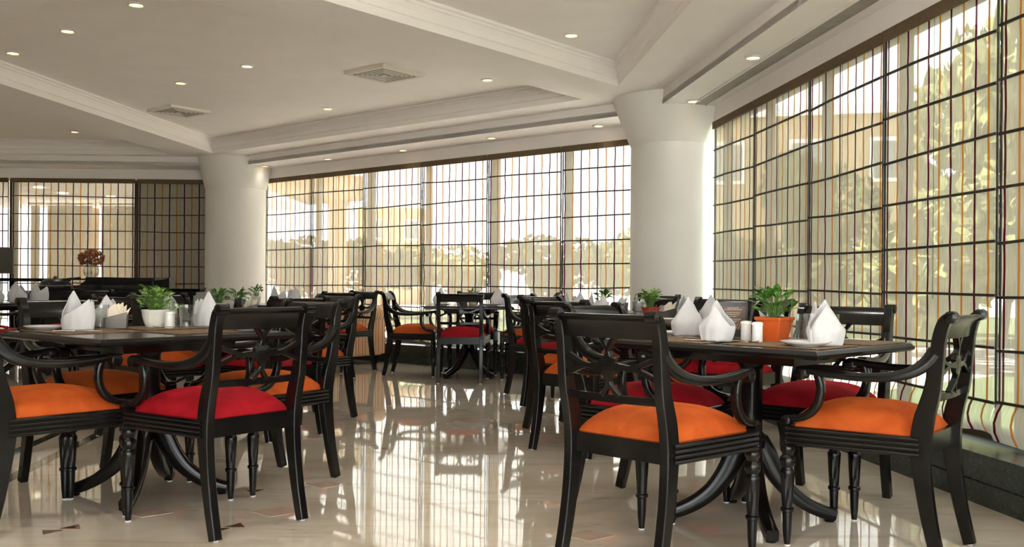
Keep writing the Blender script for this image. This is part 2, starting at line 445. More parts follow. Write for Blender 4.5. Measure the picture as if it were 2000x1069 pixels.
# ceiling L2 slab: triangulate polygon with holes
bm = bmesh.new()
inner_poly = [mid[0]+Vector((0, 0)), mid[1], mid[2], mid[3], Vector((BX0, BY0))]
loops = [inner_poly, trayF, trayR, trayL]
ed = []
for lp in loops:
    vs = [bm.verts.new((p.x, p.y, L2)) for p in lp]
    for i in range(len(vs)): ed.append(bm.edges.new((vs[i], vs[(i+1) % len(vs)])))
bmesh.ops.triangle_fill(bm, use_beauty=True, use_dissolve=False, edges=ed, normal=(0, 0, -1))
def inside(pt, poly):
    c = False; n = len(poly)
    for i in range(n):
        a, b = poly[i], poly[(i+1) % n]
        if (a.y > pt.y) != (b.y > pt.y) and pt.x < (b.x-a.x)*(pt.y-a.y)/(b.y-a.y)+a.x: c = not c
    return c
kill = [f for f in bm.faces if any(inside(f.calc_center_median(), t) for t in (trayF, trayR, trayL))]
bmesh.ops.delete(bm, geom=kill, context='FACES')
for f in bm.faces:
    if f.normal.z > 0: f.normal_flip()
me = bpy.data.meshes.new('soffit_middle'); bm.to_mesh(me); bm.free(); me.materials.append(M['plaster'])
place('soffit_middle', me, ceil_o)
big = [Vector((W1E.x+.22, BY0-.25)), Vector((W1E.x+.22, W1E.y)), C12+Vector((.25, .12)), C23+Vector((.10, .26)), Vector((BX0-.3, 13.7)), Vector((BX0-.3, BY0-.25))]
def tray(poly, nm):
    flat('tray_top', poly if False else grow(poly, .02), L3, M['plaster'], up=False, parent=ceil_o, thick=.05)
    # cornice: vertical fascia, then a stepped cove up to the ceiling, swept round the opening
    prof = [(0, L2-.0), (0, L2+.055), (.012, L2+.06), (.016, L2+.10), (.034, L2+.135), (.046, L2+.142), (.046, L2+.158), (.066, L2+.164), (.066, L3+.01), (-.03, L3+.01), (-.03, L2+.01)]
    cen = sum(poly, Vector((0, 0)))/len(poly); n = len(poly)
    def shrunk(k): return grow(poly, -k)
    mb = MB()
    rings = [[(p.x, p.y, z) for p in shrunk(k)] for k, z in prof[:9]]
    mb.rings(rings, closed=True, cap=False)
    mb.build('cornice_'+nm, M['plaster'], ceil_o)
def grow(poly, k):
    n = len(poly); area = sum(poly[i].x*poly[(i+1) % n].y-poly[(i+1) % n].x*poly[i].y for i in range(n)); sg = 1 if area > 0 else -1
    outp = []
    for i in range(n):
        a, b, c = poly[i-1], poly[i], poly[(i+1) % n]
        d1 = (b-a).normalized(); d2 = (c-b).normalized()
        n1 = Vector((d1.y, -d1.x))*sg*k; n2 = Vector((d2.y, -d2.x))*sg*k
        outp.append(isect(b+n1, d1, b+n2, d2))
    return outp
for t, nm in ((trayF, 'far'), (trayR, 'right'), (trayL, 'left')): tray(t, nm)
flat('roof_slab', grow(big, .06), L3+.12, M['plaster'], up=False, parent=ceil_o, thick=.2)

# slot diffuser in the lower soffit on the right
sd = thing('slot_diffuser', 'long grey linear air slot in the soffit beside right blinds', 'air vent')
a0 = W1A+W1D*.45+N1*.10; a1 = W1A+W1D*9.0+N1*.10
for nm, k0, k1, z0, mt in (('slot_frame', 0.0, .015, L1-.012, 'plaster'), ('slot_frame', .135, .15, L1-.012, 'plaster'), ('slot_grille', .015, .135, L1-.004, 'slot')):
    mb = MB(); p = [a0+N1*k0, a1+N1*k0, a1+N1*k1, a0+N1*k1]
    mb.v = [(q.x, q.y, z0) for q in p]+[(q.x, q.y, L1+.01) for q in p]
    mb.f = [(0,1,2,3),(7,6,5,4),(0,4,5,1),(1,5,6,2),(2,6,7,3),(3,7,4,0)]
    mb.build(nm, M[mt], sd)

# ---------------- solid walls out of view
wl_ = struct('wall_left', 'cream side wall'); vwall('wall_panel', Vector((BX0, BY0)), Vector((BX0, 14)), 0, 3, Vector((-1, 0)), .1, 'wall', wl_)
wb_ = struct('wall_back', 'cream wall behind the viewer')
vwall('wall_panel', Vector((BX0, BY0)), Vector((-1.9, BY0)), 0, 3, Vector((0, -1)), .1, 'wall', wb_)
vwall('wall_panel', Vector((-1.9, BY0)), Vector((W1E.x+.3, BY0)), 0, .3, Vector((0, -1)), .1, 'wall', wb_)
vwall('wall_panel', Vector((-1.9, BY0)), Vector((W1E.x+.3, BY0)), 2.45, 3, Vector((0, -1)), .1, 'wall', wb_)
wr_ = struct('wall_right', 'short white pier at the end of the glazed right wall')
vwall('wall_panel', Vector((W1E.x, BY0)), W1E, 0, 3, Vector((1, 0)), .15, 'wall', wr_)

# ---------------- kerb below the windows
KD, KH = .20, .225
def kerb(name, a, b, n, label):
    k = struct(name, label)
    for z0, z1, e in ((0, .098, .0), (.106, KH, -.0), (.098, .106, -.012)):
        mb = MB(); f0, f1 = a+n*(KD+e), b+n*(KD+e); g0, g1 = a-n*.12, b-n*.12
        mb.v = [(p.x, p.y, z) for z in (z0, z1) for p in (f0, f1, g1, g0)]
        mb.f = [(0,1,2,3),(7,6,5,4),(0,4,5,1),(1,5,6,2),(2,6,7,3),(3,7,4,0)]
        mb.build('kerb_course', M['granite'], k)
kerb('trim_1', W1A, W1E, N1, 'dark green granite kerb below right windows')
kerb('trim_2', W2A, C12, N2, 'dark green granite kerb below far windows')
kerb('trim_3', W3A-W3D*.6, C23, N3, 'dark green granite kerb below left windows')

# ---------------- columns
def column(name, x, y, r, label, fl=.17):
    c = struct(name, label)
    MB().lathe([(r, 0), (r, .4), (r, 1.2), (r, 2.25)], 48, (x, y, 0), cap=False).build('shaft', M['column'], c, smooth=40)
    MB().lathe([(r, 2.25), (r+.1*fl, 2.28), (r+.4*fl, 2.40), (r+.75*fl, 2.56), (r+fl, L2+.01)], 48, (x, y, 0), cap=False).build('capital', M['column'], c, smooth=40)
    return c
column('column_1', 1.492, 8.85, .387, 'round white column with flared head between right and far windows')
column('column_2', -3.88, 13.28, .41, 'round white column with flared head left of far windows', .11)

# ---------------- windows: mullions, head rails, panes (set .16 m behind the blinds)
def window(name, a, d, n, joints, label, wide=()):
    wdw = struct(name, label); bk = n*-.13; L = joints[-1]
    for i, j in enumerate(joints):
        hw = .05 if i in wide else .028
        p = a+d*j+bk; u = Vector((d.x, d.y, 0)); 
        mb = MB(); mt = Matrix.Translation((p.x, p.y, 0)) @ Matrix(((d.x, n.x, 0, 0), (d.y, n.y, 0, 0), (0, 0, 1, 0), (0, 0, 0, 1)))
        mb.box((-hw, -.03, .2), (hw, .03, 2.5), mt); mb.build('mullion', M['bronze'], wdw)
    p = a+d*joints[0]+bk; mt = Matrix.Translation((p.x, p.y, 0)) @ Matrix(((d.x, n.x, 0, 0), (d.y, n.y, 0, 0), (0, 0, 1, 0), (0, 0, 0, 1)))
    LL = joints[-1]-joints[0]
    for z0, z1, nm in ((2.40, 2.62, 'head_rail'), (.2, .27, 'sill_rail')):
        MB().box((0, -.035, z0), (LL, .035, z1), mt).build(nm, M['bronze'], wdw)
    for i in range(len(joints)-1):
        x0, x1 = joints[i]-joints[0]+.03, joints[i+1]-joints[0]-.03
        mb = MB(); mb.box((x0, -.004, .27), (x1, .004, 2.40), mt); mb.build('pane', M['pane'], wdw)
    return wdw
J1 = [.0, .53, 1.52, 2.56, 3.59, 4.66, 5.71, 6.76, 7.81, 8.86, 10.2]
LEN2 = (C12-C23).length
s0 = .22
J2 = [.0, s0+1.03, s0+2.10, s0+3.15, s0+4.22, s0+5.27, s0+6.3, LEN2]
J3 = [-.6, 1.1, 2.91, 4.69, 6.4]
window('window_1', W1A, W1D, N1, J1, 'bronze framed glazing behind right blinds')
window('window_2', W2A, W2D, N2, J2, 'bronze framed glazing behind far blinds', (2, 4))
window('window_3', W3A, W3D, N3, J3, 'bronze framed glazing behind left blinds', (2, 3))
wp_ = struct('wall_far', 'beige wall piece behind the blind next to the left column'); vwall('wall_panel', W3A+W3D*4.72-N3*.2, W3A+W3D*6.5-N3*.2, .2, 2.6, -N3, .1, 'wall', wp_)
window('fill_window', Vector((-1.9, BY0)), Vector((1, 0)), Vector((0, 1)), [0, 1.5, 3.0, 4.5], 'added unseen glazing behind the viewer for fill daylight')  # unseen opening added to let daylight in from behind
def portal_on(a, b, n, z0=.25, z1=2.42, back=.22):
    c = (a+b)/2 - n*back; ang = math.atan2(n.y, n.x)
    # area light emits along local -Z: point it along n
    portal('window_portal', (c.x, c.y, (z0+z1)/2), (PI/2, 0, ang+PI/2), (b-a).length, z1-z0)
portal_on(W1A, W1E, N1); portal_on(W2A, C12, N2); portal_on(W3A, C23, N3); portal_on(Vector((-1.9, BY0)), Vector((2.6, BY0)), Vector((0, 1)))

# ================================================================== BLINDS
RODZ = [2.16-.247*k for k in range(8)]
def roman_blind(a, d, n, x0, x1, label, seed, group, zbot=.25, calm=1.0):
    rng = random.Random(seed)
    t = thing('roman_blind', label, 'blind', (a.x+d.x*x0, a.y+d.y*x0, 0), math.atan2(d.y, d.x), group)
    # local frame: x along d, y towards (-sin,cos); find side of the room
    ly = Vector((-d.y, d.x)); sg = 1 if ly.dot(n) > 0 else -1
    W = x1-x0; nx = 44; zs = []
    zt = ZB-.005
    stops = [zt]+RODZ+[zbot]
    for i in range(len(stops)-1):
        for k in range(4): zs.append(stops[i]+(stops[i+1]-stops[i])*k/4)
    zs.append(zbot)
    ph = [rng.uniform(0, 6.28) for _ in range(6)]; amp = rng.uniform(.003, .007)*calm; lat = rng.uniform(.002, .008)*calm
    fold = rng.uniform(.03, .06)
    mb = MB(); uv = []
    nz_ = len(zs)
    for i, z in enumerate(zs):
        h = (zt-z)/(zt-zbot)
        pocket = min(abs(z-r) for r in RODZ+[zt])
        for j in range(nx+1):
            u = j/nx; x = u*W
            bul = .005*calm*math.sin(min(1, pocket/.12)*PI/2)
            y = -bul + amp*math.sin(u*9+ph[0]+h*2)*h + amp*.8*math.sin(u*23+ph[1]+h*5)*min(1, pocket/.08)
            xx = x + lat*math.sin(h*3.0+ph[2]+u*2)*math.sin(PI*u)*h + .0022*calm*math.sin(h*11+ph[3]+u*13)*min(1, pocket/.1)*(1 if 0 < j < nx else 0)
            if z < RODZ[-1]-.001:      # slack hem gathered on the sill
                q = (RODZ[-1]-z)/(RODZ[-1]-zbot)
                y += fold*math.sin(q*PI*.9) + .012*math.sin(u*17+ph[4])*q
                z2 = z + .018*math.sin(u*5+ph[5])*q+.012*math.sin(u*13+ph[4])*q*q + .01*q
            else: z2 = z
            mb.v.append((xx, sg*y, z2)); uv.append((x+.02, z))
    for i in range(nz_-1):
        for j in range(nx):
            b = i*(nx+1)+j; mb.f.append((b, b+1, b+nx+2, b+nx+1))
    mb.uv = uv
    mb.build('cloth', M['blind'], t, smooth=180)
    MB().box((.0, sg*.006 if sg > 0 else -.026, ZB-.062), (W, sg*.026 if sg > 0 else -.006, ZB), None).build('header', M['header'], t)
    for z in RODZ:
        sag = rng.uniform(-.008, .008); tilt = rng.uniform(-.012, .012)
        pts = [(0+.004, sg*.008, z-tilt), (W*.33, sg*.008, z-tilt*.33+sag), (W*.66, sg*.008, z+tilt*.33+sag*.6), (W-.004, sg*.008, z+tilt)]
        MB().sweep(pts, (0, 1, 0), .014, .013).build('rod', M['rod'], t)
    for e, xx in (('edge_tape', .006), ('edge_tape', W-.006)):
        MB().box((xx-.006, -.004, zbot+.02), (xx+.006, .004, ZB-.06)).build(e, M['rod'], t)
    MB().sweep([(W*.5-.0, sg*.012, ZB-.06), (W*.5, sg*.012, .9)], (1, 0, 0), .002, .002).build('lift_cord', M['rod'], t)
    return t
ordn = ['first', 'second', 'third', 'fourth', 'fifth', 'sixth', 'seventh', 'eighth', 'ninth', 'tenth', 'eleventh']
for i in range(1, 9):
    g = .007
    lab = f'sheer striped roman blind, {ordn[i-1]} from the column on the right wall'
    roman_blind(W1A, W1D, N1, J1[i]+g, J1[i+1]-g, lab, 100+i, 'blinds along the right wall', calm=.35)
for i in range(1, 7):
    lab = f'sheer striped roman blind, {ordn[i-1]} from the left on the far window'
    x0 = J2[i-1] if i > 1 else s0
    roman_blind(W2A, W2D, N2, (J2[i-1] if i > 1 else s0)+.006, J2[i]-.006, lab, 200+i, 'blinds across the far window')
for i, (x0, x1, lab) in enumerate(((1.1, 2.90, 'striped roman blind cut off by the left edge of the picture'), (2.93, 4.68, 'wide striped roman blind behind the vase of dried flowers'), (4.71, 5.93, 'striped roman blind beside the left column'))):
    roman_blind(W3A, W3D, N3, x0, x1, lab, 300+i, 'blinds on the left wall')

# ================================================================== CEILING FITTINGS
ring_me = MB().lathe([(.062, 0), (.062, -.006), (.047, -.012), (.044, -.004), (.042, .0)], 28, cap=False).data('trim_ring', M['chrome_trim'], 40)
face_me = MB().lathe([(.042, -.002), (.030, .001), (.002, .002)], 24).data('lamp_face', M['lamp'], 40)
def downlight(x, y, z, label, group, power=1.0, eul=(0, 0, 0)):
    t = thing('downlight', label, 'ceiling light', (x, y, z), 0, group)
    place('trim_ring', ring_me, t); place('lamp_face', face_me, t, loc=(0, 0, -.002))
    l = bpy.data.lights.new('lamp_light', 'SPOT'); l.energy = LAMP_W*power; l.color = (1, .93, .87); l.spot_size = math.radians(125); l.spot_blend = .8; l.shadow_soft_size = .05
    o = bpy.data.objects.new('lamp_light', l); COL.objects.link(o); o.parent = t; o.location = (0, 0, -.025)
    return t
TR = L3
for x, y, lab in ((-4.19, 7.93, 'recessed downlight at left edge of the far ceiling tray'), (-3.40, 7.22, 'recessed downlight second from left in the far ceiling tray'),
                  (-2.60, 6.52, 'recessed downlight cut by the top edge of the picture'), (-3.19, 9.08, 'recessed downlight between the left air vent and picture top'),
                  (-2.35, 8.35, 'recessed downlight between the two square air vents'), (-2.03, 10.37, 'recessed downlight beyond the vents towards the far window'),
                  (-.243, 8.85, 'recessed downlight right of the slatted air vent')):
    downlight(x, y, TR, lab, 'downlights in the far tray')
downlight(.44, 7.24, TR, 'recessed downlight alone in the right ceiling tray', 'downlights in the right tray')
downlight(-5.60, 12.1, TR, 'recessed downlight in the left ceiling tray above the buffet', 'downlights in the left tray')
for x, y, lab in ((1.674, 6.618, 'soffit downlight beside the long air slot'), (1.56, 8.212, 'soffit downlight next to the right column'), (.858, 9.512, 'soffit downlight nearest the right column above far blinds'),
                  (-.235, 10.36, 'second soffit downlight from the right column above far blinds'), (-1.319, 11.363, 'third soffit downlight from the right column above far blinds'),
                  (-2.387, 12.207, 'fourth soffit downlight from the right column above far blinds'), (-3.40, 13.0, 'soffit downlight touching the left column head')):
    q = Vector((x, y))
    downlight(x, y, L1, lab, 'downlights in the window soffit', .14)
# added unseen lamps above and beside the viewer that brighten the room
for i, (x, y) in enumerate(((.3, 4.6), (.2, 1.8), (-1.6, 2.6), (-1.6, .4), (.5, -.3))):
    downlight(x, y, TR, 'added unseen fill downlight in the right tray above the viewer', 'added fill lamps overhead', 2.2)
for i, (x, y) in enumerate(((-6.5, 10.0), (-7.5, 8.0))):
    downlight(x, y, TR, 'added unseen fill downlight in the left tray outside the picture', 'added fill lamps at the left')

def vent(c, ang, size, label, n):
    t = thing('air_vent', label, 'air vent', (c[0], c[1], TR), ang)
    h = size/2
    # raised outer frame of four mitred strips sloping up to the ceiling
    def sq(r, z): return [(r, r, z), (-r, r, z), (-r, -r, z), (r, -r, z)]
    MB().rings([sq(h, 0), sq(h-.004, -.026), sq(h-.045, -.029), sq(h-.056, -.020)], cap=False).build('frame', M['vent'], t)
    MB().rings([sq(h-.050, -.0235), sq(h-.051, -.023)], cap=True).build('gap_shade', M['vent_shade'], t)  # nearly flush dark sheet paints the shade of the vent gaps
    for k in range(n):
        r = (h-.075)*(1-k/(n+1.0)); 
        MB().rings([sq(r, -.0235), sq(r-.001, -.027), sq(r-.011, -.027), sq(r-.012, -.0235)], cap=False).build('louvre', M['vent'], t)
    r = (h-.075)*(1-n/(n+1.0))
    MB().rings([sq(r, -.028), sq(.004, -.024)], cap=True).build('centre_plate', M['vent'], t)
vent((-1.17, 8.60), math.atan2(-.63, .77)+0, .52, 'square slatted air vent in the ceiling, right of the pair', 5)
vent((-3.72, 10.55), math.atan2(-.63, .77), .50, 'square air vent in the ceiling, left of the pair', 4)

# ================================================================== CHAIRS
def fan(mb, c, axis, r, L, seg=16): return mb.lathe([(r*.6, -L/2), (r, -L/2+.003), (r, L/2-.003), (r*.6, L/2)], seg, c, axis=axis)
PX = .205
def chair_parts():
    P = {}
    # rear leg and back post in one sabre curve
    def post(sg):
        path = smoothpath([(0, -.292, .004), (0, -.262, .13), (0, -.238, .27), (0, -.226, .40), (0, -.236, .50), (0, -.262, .60), (0, -.276, .70), (0, -.284, .78), (0, -.300, .84), (0, -.322, .862)], 5)
        n = len(path); th = lerplist([.040, .046, .054, .066, .064, .054, .046, .044, .040, .030], n)
        mb = MB().sweep([p+V(sg*PX, 0, 0) for p in path], (1, 0, 0), .036, th, ch=.18)
        fan(mb, (sg*PX, -.322, .858), 'x', .021, .048)
        return mb
    for sg, k in ((-1, 'a'), (1, 'b')): P['rear_leg_'+k] = ('rear_leg', post(sg), 'wood', 40)
    # scroll ears
    # front leg
    def fleg(sg):
        x, y = sg*.243, .232
        mb = MB()
        prof = [(.011, .004), (.0155, .05), (.018, .11), (.0185, .125), (.024, .128), (.0245, .138), (.019, .142), (.0195, .15, .0), (.0225, .20, .16), (.026, .262, .16), (.0265, .276, .0), (.021, .284), (.020, .29), (.027, .298), (.0285, .312), (.027, .326), (.019, .336), (.022, .345), (.027, .352), (.027, .362), (.024, .37)]
        mb.lathe(prof, 24, (x, y, 0))
        mb.box((x-.022, y-.022, .368), (x+.022, y+.022, .452))
        for k in range(3): mb.lathe([(.024, -.004), (.026, 0), (.024, .004)], 4, (x, y, .39+.024*k), cap=True)
        fan(mb, (x, y+.004, .462), 'x', .019, .044)
        return mb
    for sg, k in ((-1, 'a'), (1, 'b')): P['front_leg_'+k] = ('front_leg', fleg(sg), 'wood', 50)
    # seat rails (reeded outer face)
    def rail(p, q, n, z0=.374, z1=.444, reed=True):
        p = Vector(p); q = Vector(q); n = Vector(n).normalized(); mb = MB()
        sec = [(-.022, z0), (0, z0)]
        if reed:
            k = 4; hh = (z1-z0)/k
            for i in range(k):
                b = z0+i*hh; sec += [(.0, b+.001), (.005, b+hh*.22), (.007, b+hh*.5), (.005, b+hh*.78), (.0, b+hh-.001)]
        sec += [(0, z1), (-.022, z1)]
        mb.rings([[(e.x+n.x*o, e.y+n.y*o, z) for o, z in sec] for e in (p, q)]); return mb
    P['rail_front'] = ('seat_rail', rail((-.243, .248, 0), (.243, .248, 0), (0, 1, 0)), 'wood', None)
    P['rail_left'] = ('seat_rail', rail((-.262, .232, 0), (-.222, -.225, 0), (-1, -.08, 0)), 'wood', None)
    P['rail_right'] = ('seat_rail', rail((.262, .232, 0), (.222, -.225, 0), (1, -.08, 0)), 'wood', None)
    P['rail_back'] = ('seat_rail', rail((-.2, -.242, 0), (.2, -.242, 0), (0, -1, 0), reed=False), 'wood', None)
    # cushion
    mb = MB(); N = 22; rings = []
    def foot(u, v):   # u,v in -1..1 -> trapezoid plan
        y = .01+v*.236; hw = .222+.018*v
        return u*hw, y
    for i in range(N+1):
        for j in range(N+1):
            u = -1+2*j/N; v = -1+2*i/N
            e = (1-abs(u)**3.2)*(1-abs(v)**3.2); z = .438+.098*max(0, e)**.55
            cu = u*(1-.02*abs(v)**6); x, y = foot(cu, v*(1-.02*abs(u)**6))
            mb.v.append((x, y, z))
    for i in range(N):
        for j in range(N):
            b = i*(N+1)+j; mb.f.append((b, b+1, b+N+2, b+N+1))
    b0 = len(mb.v)
    border = [j for j in range(N+1)]+[i*(N+1)+N for i in range(1, N+1)]+[N*(N+1)+j for j in range(N-1, -1, -1)]+[i*(N+1) for i in range(N-1, 0, -1)]
    lowr = [(mb.v[k][0]*.98, mb.v[k][1], .42) for k in border]
    mb.v += lowr; nb = len(border)
    for k in range(nb): mb.f.append((border[k], b0+k, b0+(k+1) % nb, border[(k+1) % nb]))
    mb.f.append(tuple(b0+k for k in range(nb)))
    P['cushion'] = ('seat_cushion', mb, 'orange', 60)
    # top rail: curved board rolling back at its top edge, bowed in plan
    sec = [(.010, .782), (.004, .80), (-.008, .83), (-.026, .854), (-.040, .864), (-.052, .862), (-.055, .852), (-.044, .846), (-.030, .836), (-.020, .815), (-.014, .782)]
    rr = []
    for k in range(13):
        u = -1+2*k/12; x = u*(PX-.008); bow = -.020*(1-u*u)
        rr.append([(x, -.276+o+bow, z) for o, z in sec])
    P['top_rail'] = ('top_rail', MB().rings(rr), 'wood', 50)
    P['lower_rail'] = ('lower_rail', MB().sweep([(-PX, -.258, .578), (-.1, -.268, .577), (0, -.272, .577), (.1, -.268, .577), (PX, -.258, .578)], (0, 1, 0), .020, .026), 'wood', None)
    # medallion
    mb = MB(); seg = 40; rr = []
    for r, y, a in ((.012, .012, 0), (.030, .012, 0), (.034, .009, 0), (.041, .008, .10), (.041, -.008, .10), (.034, -.009, 0), (.012, -.012, 0)):
        rr.append([(r*(1-(a if (k//2) % 2 else 0))*math.cos(2*PI*k/seg), -.288+y, .685+r*(1-(a if (k//2) % 2 else 0))*math.sin(2*PI*k/seg)) for k in range(seg)])
    mb.rings(rr); P['medallion'] = ('medallion', mb, 'wood', 30)
    def spoke(x0, z0, y0, x1, z1, y1, bx, bz):
        path = smoothpath([(x0, y0, z0), ((x0+x1)/2+bx, (y0+y1)/2, (z0+z1)/2+bz), (x1, y1, z1)], 4)
        return MB().sweep(path, (0, 1, 0), .020, lerplist([.015, .015, .020], len(path)))
    k = 0
    for sx in (-1, 1):
        for sz in (-1, 1):
            P['spoke_s%d' % k] = ('spoke', spoke(sx*.030, .685-sz*.006, -.288, sx*(PX-.012), .685+sz*.036, -.276, 0, -sz*.010), 'wood', None); k += 1
    for sx in (-1, 1):
        P['spoke_u%d' % k] = ('spoke', spoke(-sx*.006, .718, -.289, sx*.030, .787, -.294, -sx*.006, 0), 'wood', None); k += 1
        P['spoke_d%d' % k] = ('spoke', spoke(-sx*.006, .652, -.288, sx*.034, .585, -.272, -sx*.006, 0), 'wood', None); k += 1
    def arm(sg):
        c = [(.207, -.274, .742), (.212, -.245, .700), (.222, -.195, .664), (.234, -.12, .645), (.244, -.02, .640), (.250, .08, .646), (.252, .150, .654), (.252, .178, .653)]
        path = smoothpath([(sg*x, y, z) for x, y, z in c], 4); n = len(path)
        mb = MB().sweep(path, (1, 0, 0), lerplist([.030, .032, .036, .038, .038, .040], n), lerplist([.050, .044, .034, .028, .028, .030], n), ch=.3)
        fan(mb, (sg*.252, .176, .642), 'x', .0235, .046); return mb
    for sg, kk in ((-1, 'a'), (1, 'b')): P['arm_'+kk] = ('arm', arm(sg), 'wood', 50)
    def sup(sg):
        c = [(.250, .118, .640), (.249, .108, .605), (.248, .108, .565), (.247, .124, .522), (.246, .156, .490), (.245, .196, .474), (.244, .236, .470)]
        path = smoothpath([(sg*x, y, z) for x, y, z in c], 4)
        return MB().sweep(path, (1, 0, 0), .032, lerplist([.026, .026, .028, .030, .026, .022], len(path)), ch=.3)
    for sg, kk in ((-1, 'a'), (1, 'b')): P['support_'+kk] = ('arm_support', sup(sg), 'wood', 50)
    for kk, x, y in (('fa', -.243, .232), ('fb', .243, .232), ('ra', -PX, -.292), ('rb', PX, -.292)):
        P['glide_'+kk] = ('glide', MB().lathe([(.011, 0), (.012, .004), (.010, .007)], 10, (x, y, 0)), 'glide', None)
    return P
CP = chair_parts()
CM = {k: v[1].data(v[0], M[v[2]], v[3]) for k, v in CP.items()}
cush_red = CM['cushion'].copy(); cush_red.materials.clear(); cush_red.materials.append(M['red'])
def armchair(x, y, fx, fy, colour, label, group):
    rz = math.atan2(fy, fx)-PI/2
    t = thing('armchair', label, 'chair', (x, y, 0), rz, group)
    for k, me in CM.items():
        if k == 'cushion' and colour == 'red': me = cush_red
        place(CP[k][0], me, t)
    return t
GR, GL, GF = 'armchairs at the right-hand tables', 'armchairs at the left-hand tables', 'armchairs at the far tables'
A = armchair
# nearest right table
A(.527, 3.383, .700, .717, 'orange', 'orange-seated black armchair nearest the camera, back turned, right of the aisle', GR)
A(1.357, 3.551, -.78, .62, 'orange', 'orange-seated black armchair in side view at the right, facing left', GR)
A(1.37, 4.215, -.64, -.77, 'red', 'red-seated black armchair between the near right table and the blinds', GR)
A(.62, 4.14, .78, -.62, 'red', 'red-seated black armchair just behind the nearest orange one', GR)
# second right table
A(.475, 5.545, .700, .717, 'orange', 'orange-seated black armchair at second right table, back turned to the aisle', GR)
A(.455, 6.27, .78, -.62, 'orange', 'orange-seated black armchair facing the camera across the second right table', GR)
A(1.30, 5.72, -.78, .62, 'red', 'red-seated black armchair seen under the near right table top', GR)
A(1.28, 6.36, -.64, -.77, 'orange', 'black armchair behind the menu card, below the first right blind', GR)
# third right table
A(.44, 7.47, .700, .717, 'red', 'red-seated black armchair at third right table, back to the aisle', GF)
A(.315, 8.27, .78, -.62, 'red', 'black armchair facing right beside the far centre table', GF)
A(1.10, 8.22, -.64, -.77, 'orange', 'black armchair in front of the right column', GF)
# far centre table
A(-.49, 9.37, .03, 1, 'red', 'red-seated black armchair with its back square to the camera at far centre', GF)
A(-1.01, 9.98, .99, -.10, 'orange', 'orange-seated black armchair in side view at far centre, facing right', GF)
A(-.40, 10.2, -.05, -1, 'red', 'red-seated black armchair facing the camera behind the far centre table', GF)
A(.16, 9.72, -1, .1, 'orange', 'orange-seated black armchair right of the far centre table', GF)
# nearest left table
A(-1.196, 3.838, -.795, .607, 'red', 'red-seated black armchair nearest the camera on the left', GL)
A(-1.905, 3.83, .605, .795, 'orange', 'orange-seated black armchair cut off by the left edge of the picture', GL)
A(-1.205, 4.575, -.61, -.79, 'orange', 'orange-seated black armchair behind the nearest red one', GL)
A(-1.97, 4.50, .79, -.61, 'orange', 'orange-seated black armchair facing the camera behind the near left napkin', GL)
# second left table
A(-1.55, 6.00, -.795, .607, 'red', 'red-seated black armchair at second left table, back to the aisle', GL)
A(-1.46, 6.66, -.61, -.79, 'orange', 'orange-seated black armchair at second left table, next to the aisle', GL)
A(-2.22, 5.98, .605, .795, 'orange', 'orange-seated black armchair seen below the near left table top', GL)
A(-2.30, 6.66, .79, -.61, 'red', 'red-seated black armchair on the far side of the second left table', GL)
# third left table
A(-1.95, 9.55, -.795, .607, 'red', 'black armchair at third left table, back to the aisle', GL)
A(-1.85, 10.35, -.61, -.79, 'orange', 'black armchair at third left table in front of the striped sofa', GL)
# far left table
A(-4.45, 9.55, -.9, .3, 'red', 'red-seated black armchair at the far left table, right side', GL)
A(-5.0, 9.0, .2, 1, 'red', 'red-seated black armchair at the far left table, back to the camera', GL)

# ================================================================== TABLES
TZ = .735
def table(x, y, ang, sx, sy, label, group):
    t = thing('dining_table', label, 'table', (x, y, 0), ang, group)
    def rr(k, z): return [(sx/2-k, sy/2-k, z), (-sx/2+k, sy/2-k, z), (-sx/2+k, -sy/2+k, z), (sx/2-k, -sy/2+k, z)]
    MB().rings([rr(.045, TZ-.034), rr(.010, TZ-.031), rr(.0, TZ-.024), rr(.0, TZ-.014), rr(.012, TZ-.002), rr(.016, TZ)]).build('table_top', M['wood'], t)
    MB().rings([rr(.20, TZ-.075), rr(.19, TZ-.034)]).build('apron', M['wood'], t)
    MB().lathe([(.055, .30), (.058, .33), (.055, .355), (.046, .365), (.046, .40), (.046, .62), (.05, .635), (.06, .645), (.065, .665)], 16).build('pedestal', M['wood'], t, smooth=40)
    for k in range(4):
        a = PI/4+k*PI/2; d = V(math.cos(a), math.sin(a), 0); s_ = V(-math.sin(a), math.cos(a), 0)
        path = smoothpath([d*r+V(0, 0, z) for r, z in ((.03, .335), (.062, .27), (.100, .195), (.155, .125), (.225, .072), (.295, .040), (.345, .028))], 4)
        mb = MB().sweep(path, tuple(s_), .048, lerplist([.075, .085, .075, .062, .054, .050, .044], len(path)), ch=.2)
        p = d*.322; mb.lathe([(.020, 0), (.022, .012)], 12, (p.x, p.y, 0))
        mb.build('leg', M['wood'], t, smooth=50)
    return t
TG = 'dining tables'
TB = {}
def T(k, *a): table(*a, TG); TB[k] = a
T('R1', .98, 3.87, math.radians(44.4), .80, 1.0, 'black pedestal table nearest the camera on the right')
T('R2', .93, 6.05, math.radians(44.4), .80, .95, 'black pedestal table second in the right-hand row')
T('R3', .82, 8.02, math.radians(44.4), .80, .90, 'black pedestal table third in the right-hand row')
T('C', -.44, 9.80, math.radians(2), .90, .90, 'black pedestal table at far centre before the window')
T('L1', -1.63, 4.27, math.radians(50), .92, .92, 'black pedestal table nearest the camera on the left')
T('L2', -1.95, 6.42, math.radians(50), .92, .92, 'black pedestal table second in the left-hand row')
T('L3', -2.42, 9.85, math.radians(50), .92, .92, 'black pedestal table third in the left-hand row')
T('L4', -5.0, 9.75, math.radians(20), .92, .92, 'black pedestal table far back at the left edge')
def on(k, u, v):
    x, y, a = TB[k][:3]; return (x+u*math.cos(a)-v*math.sin(a), y+u*math.sin(a)+v*math.cos(a))

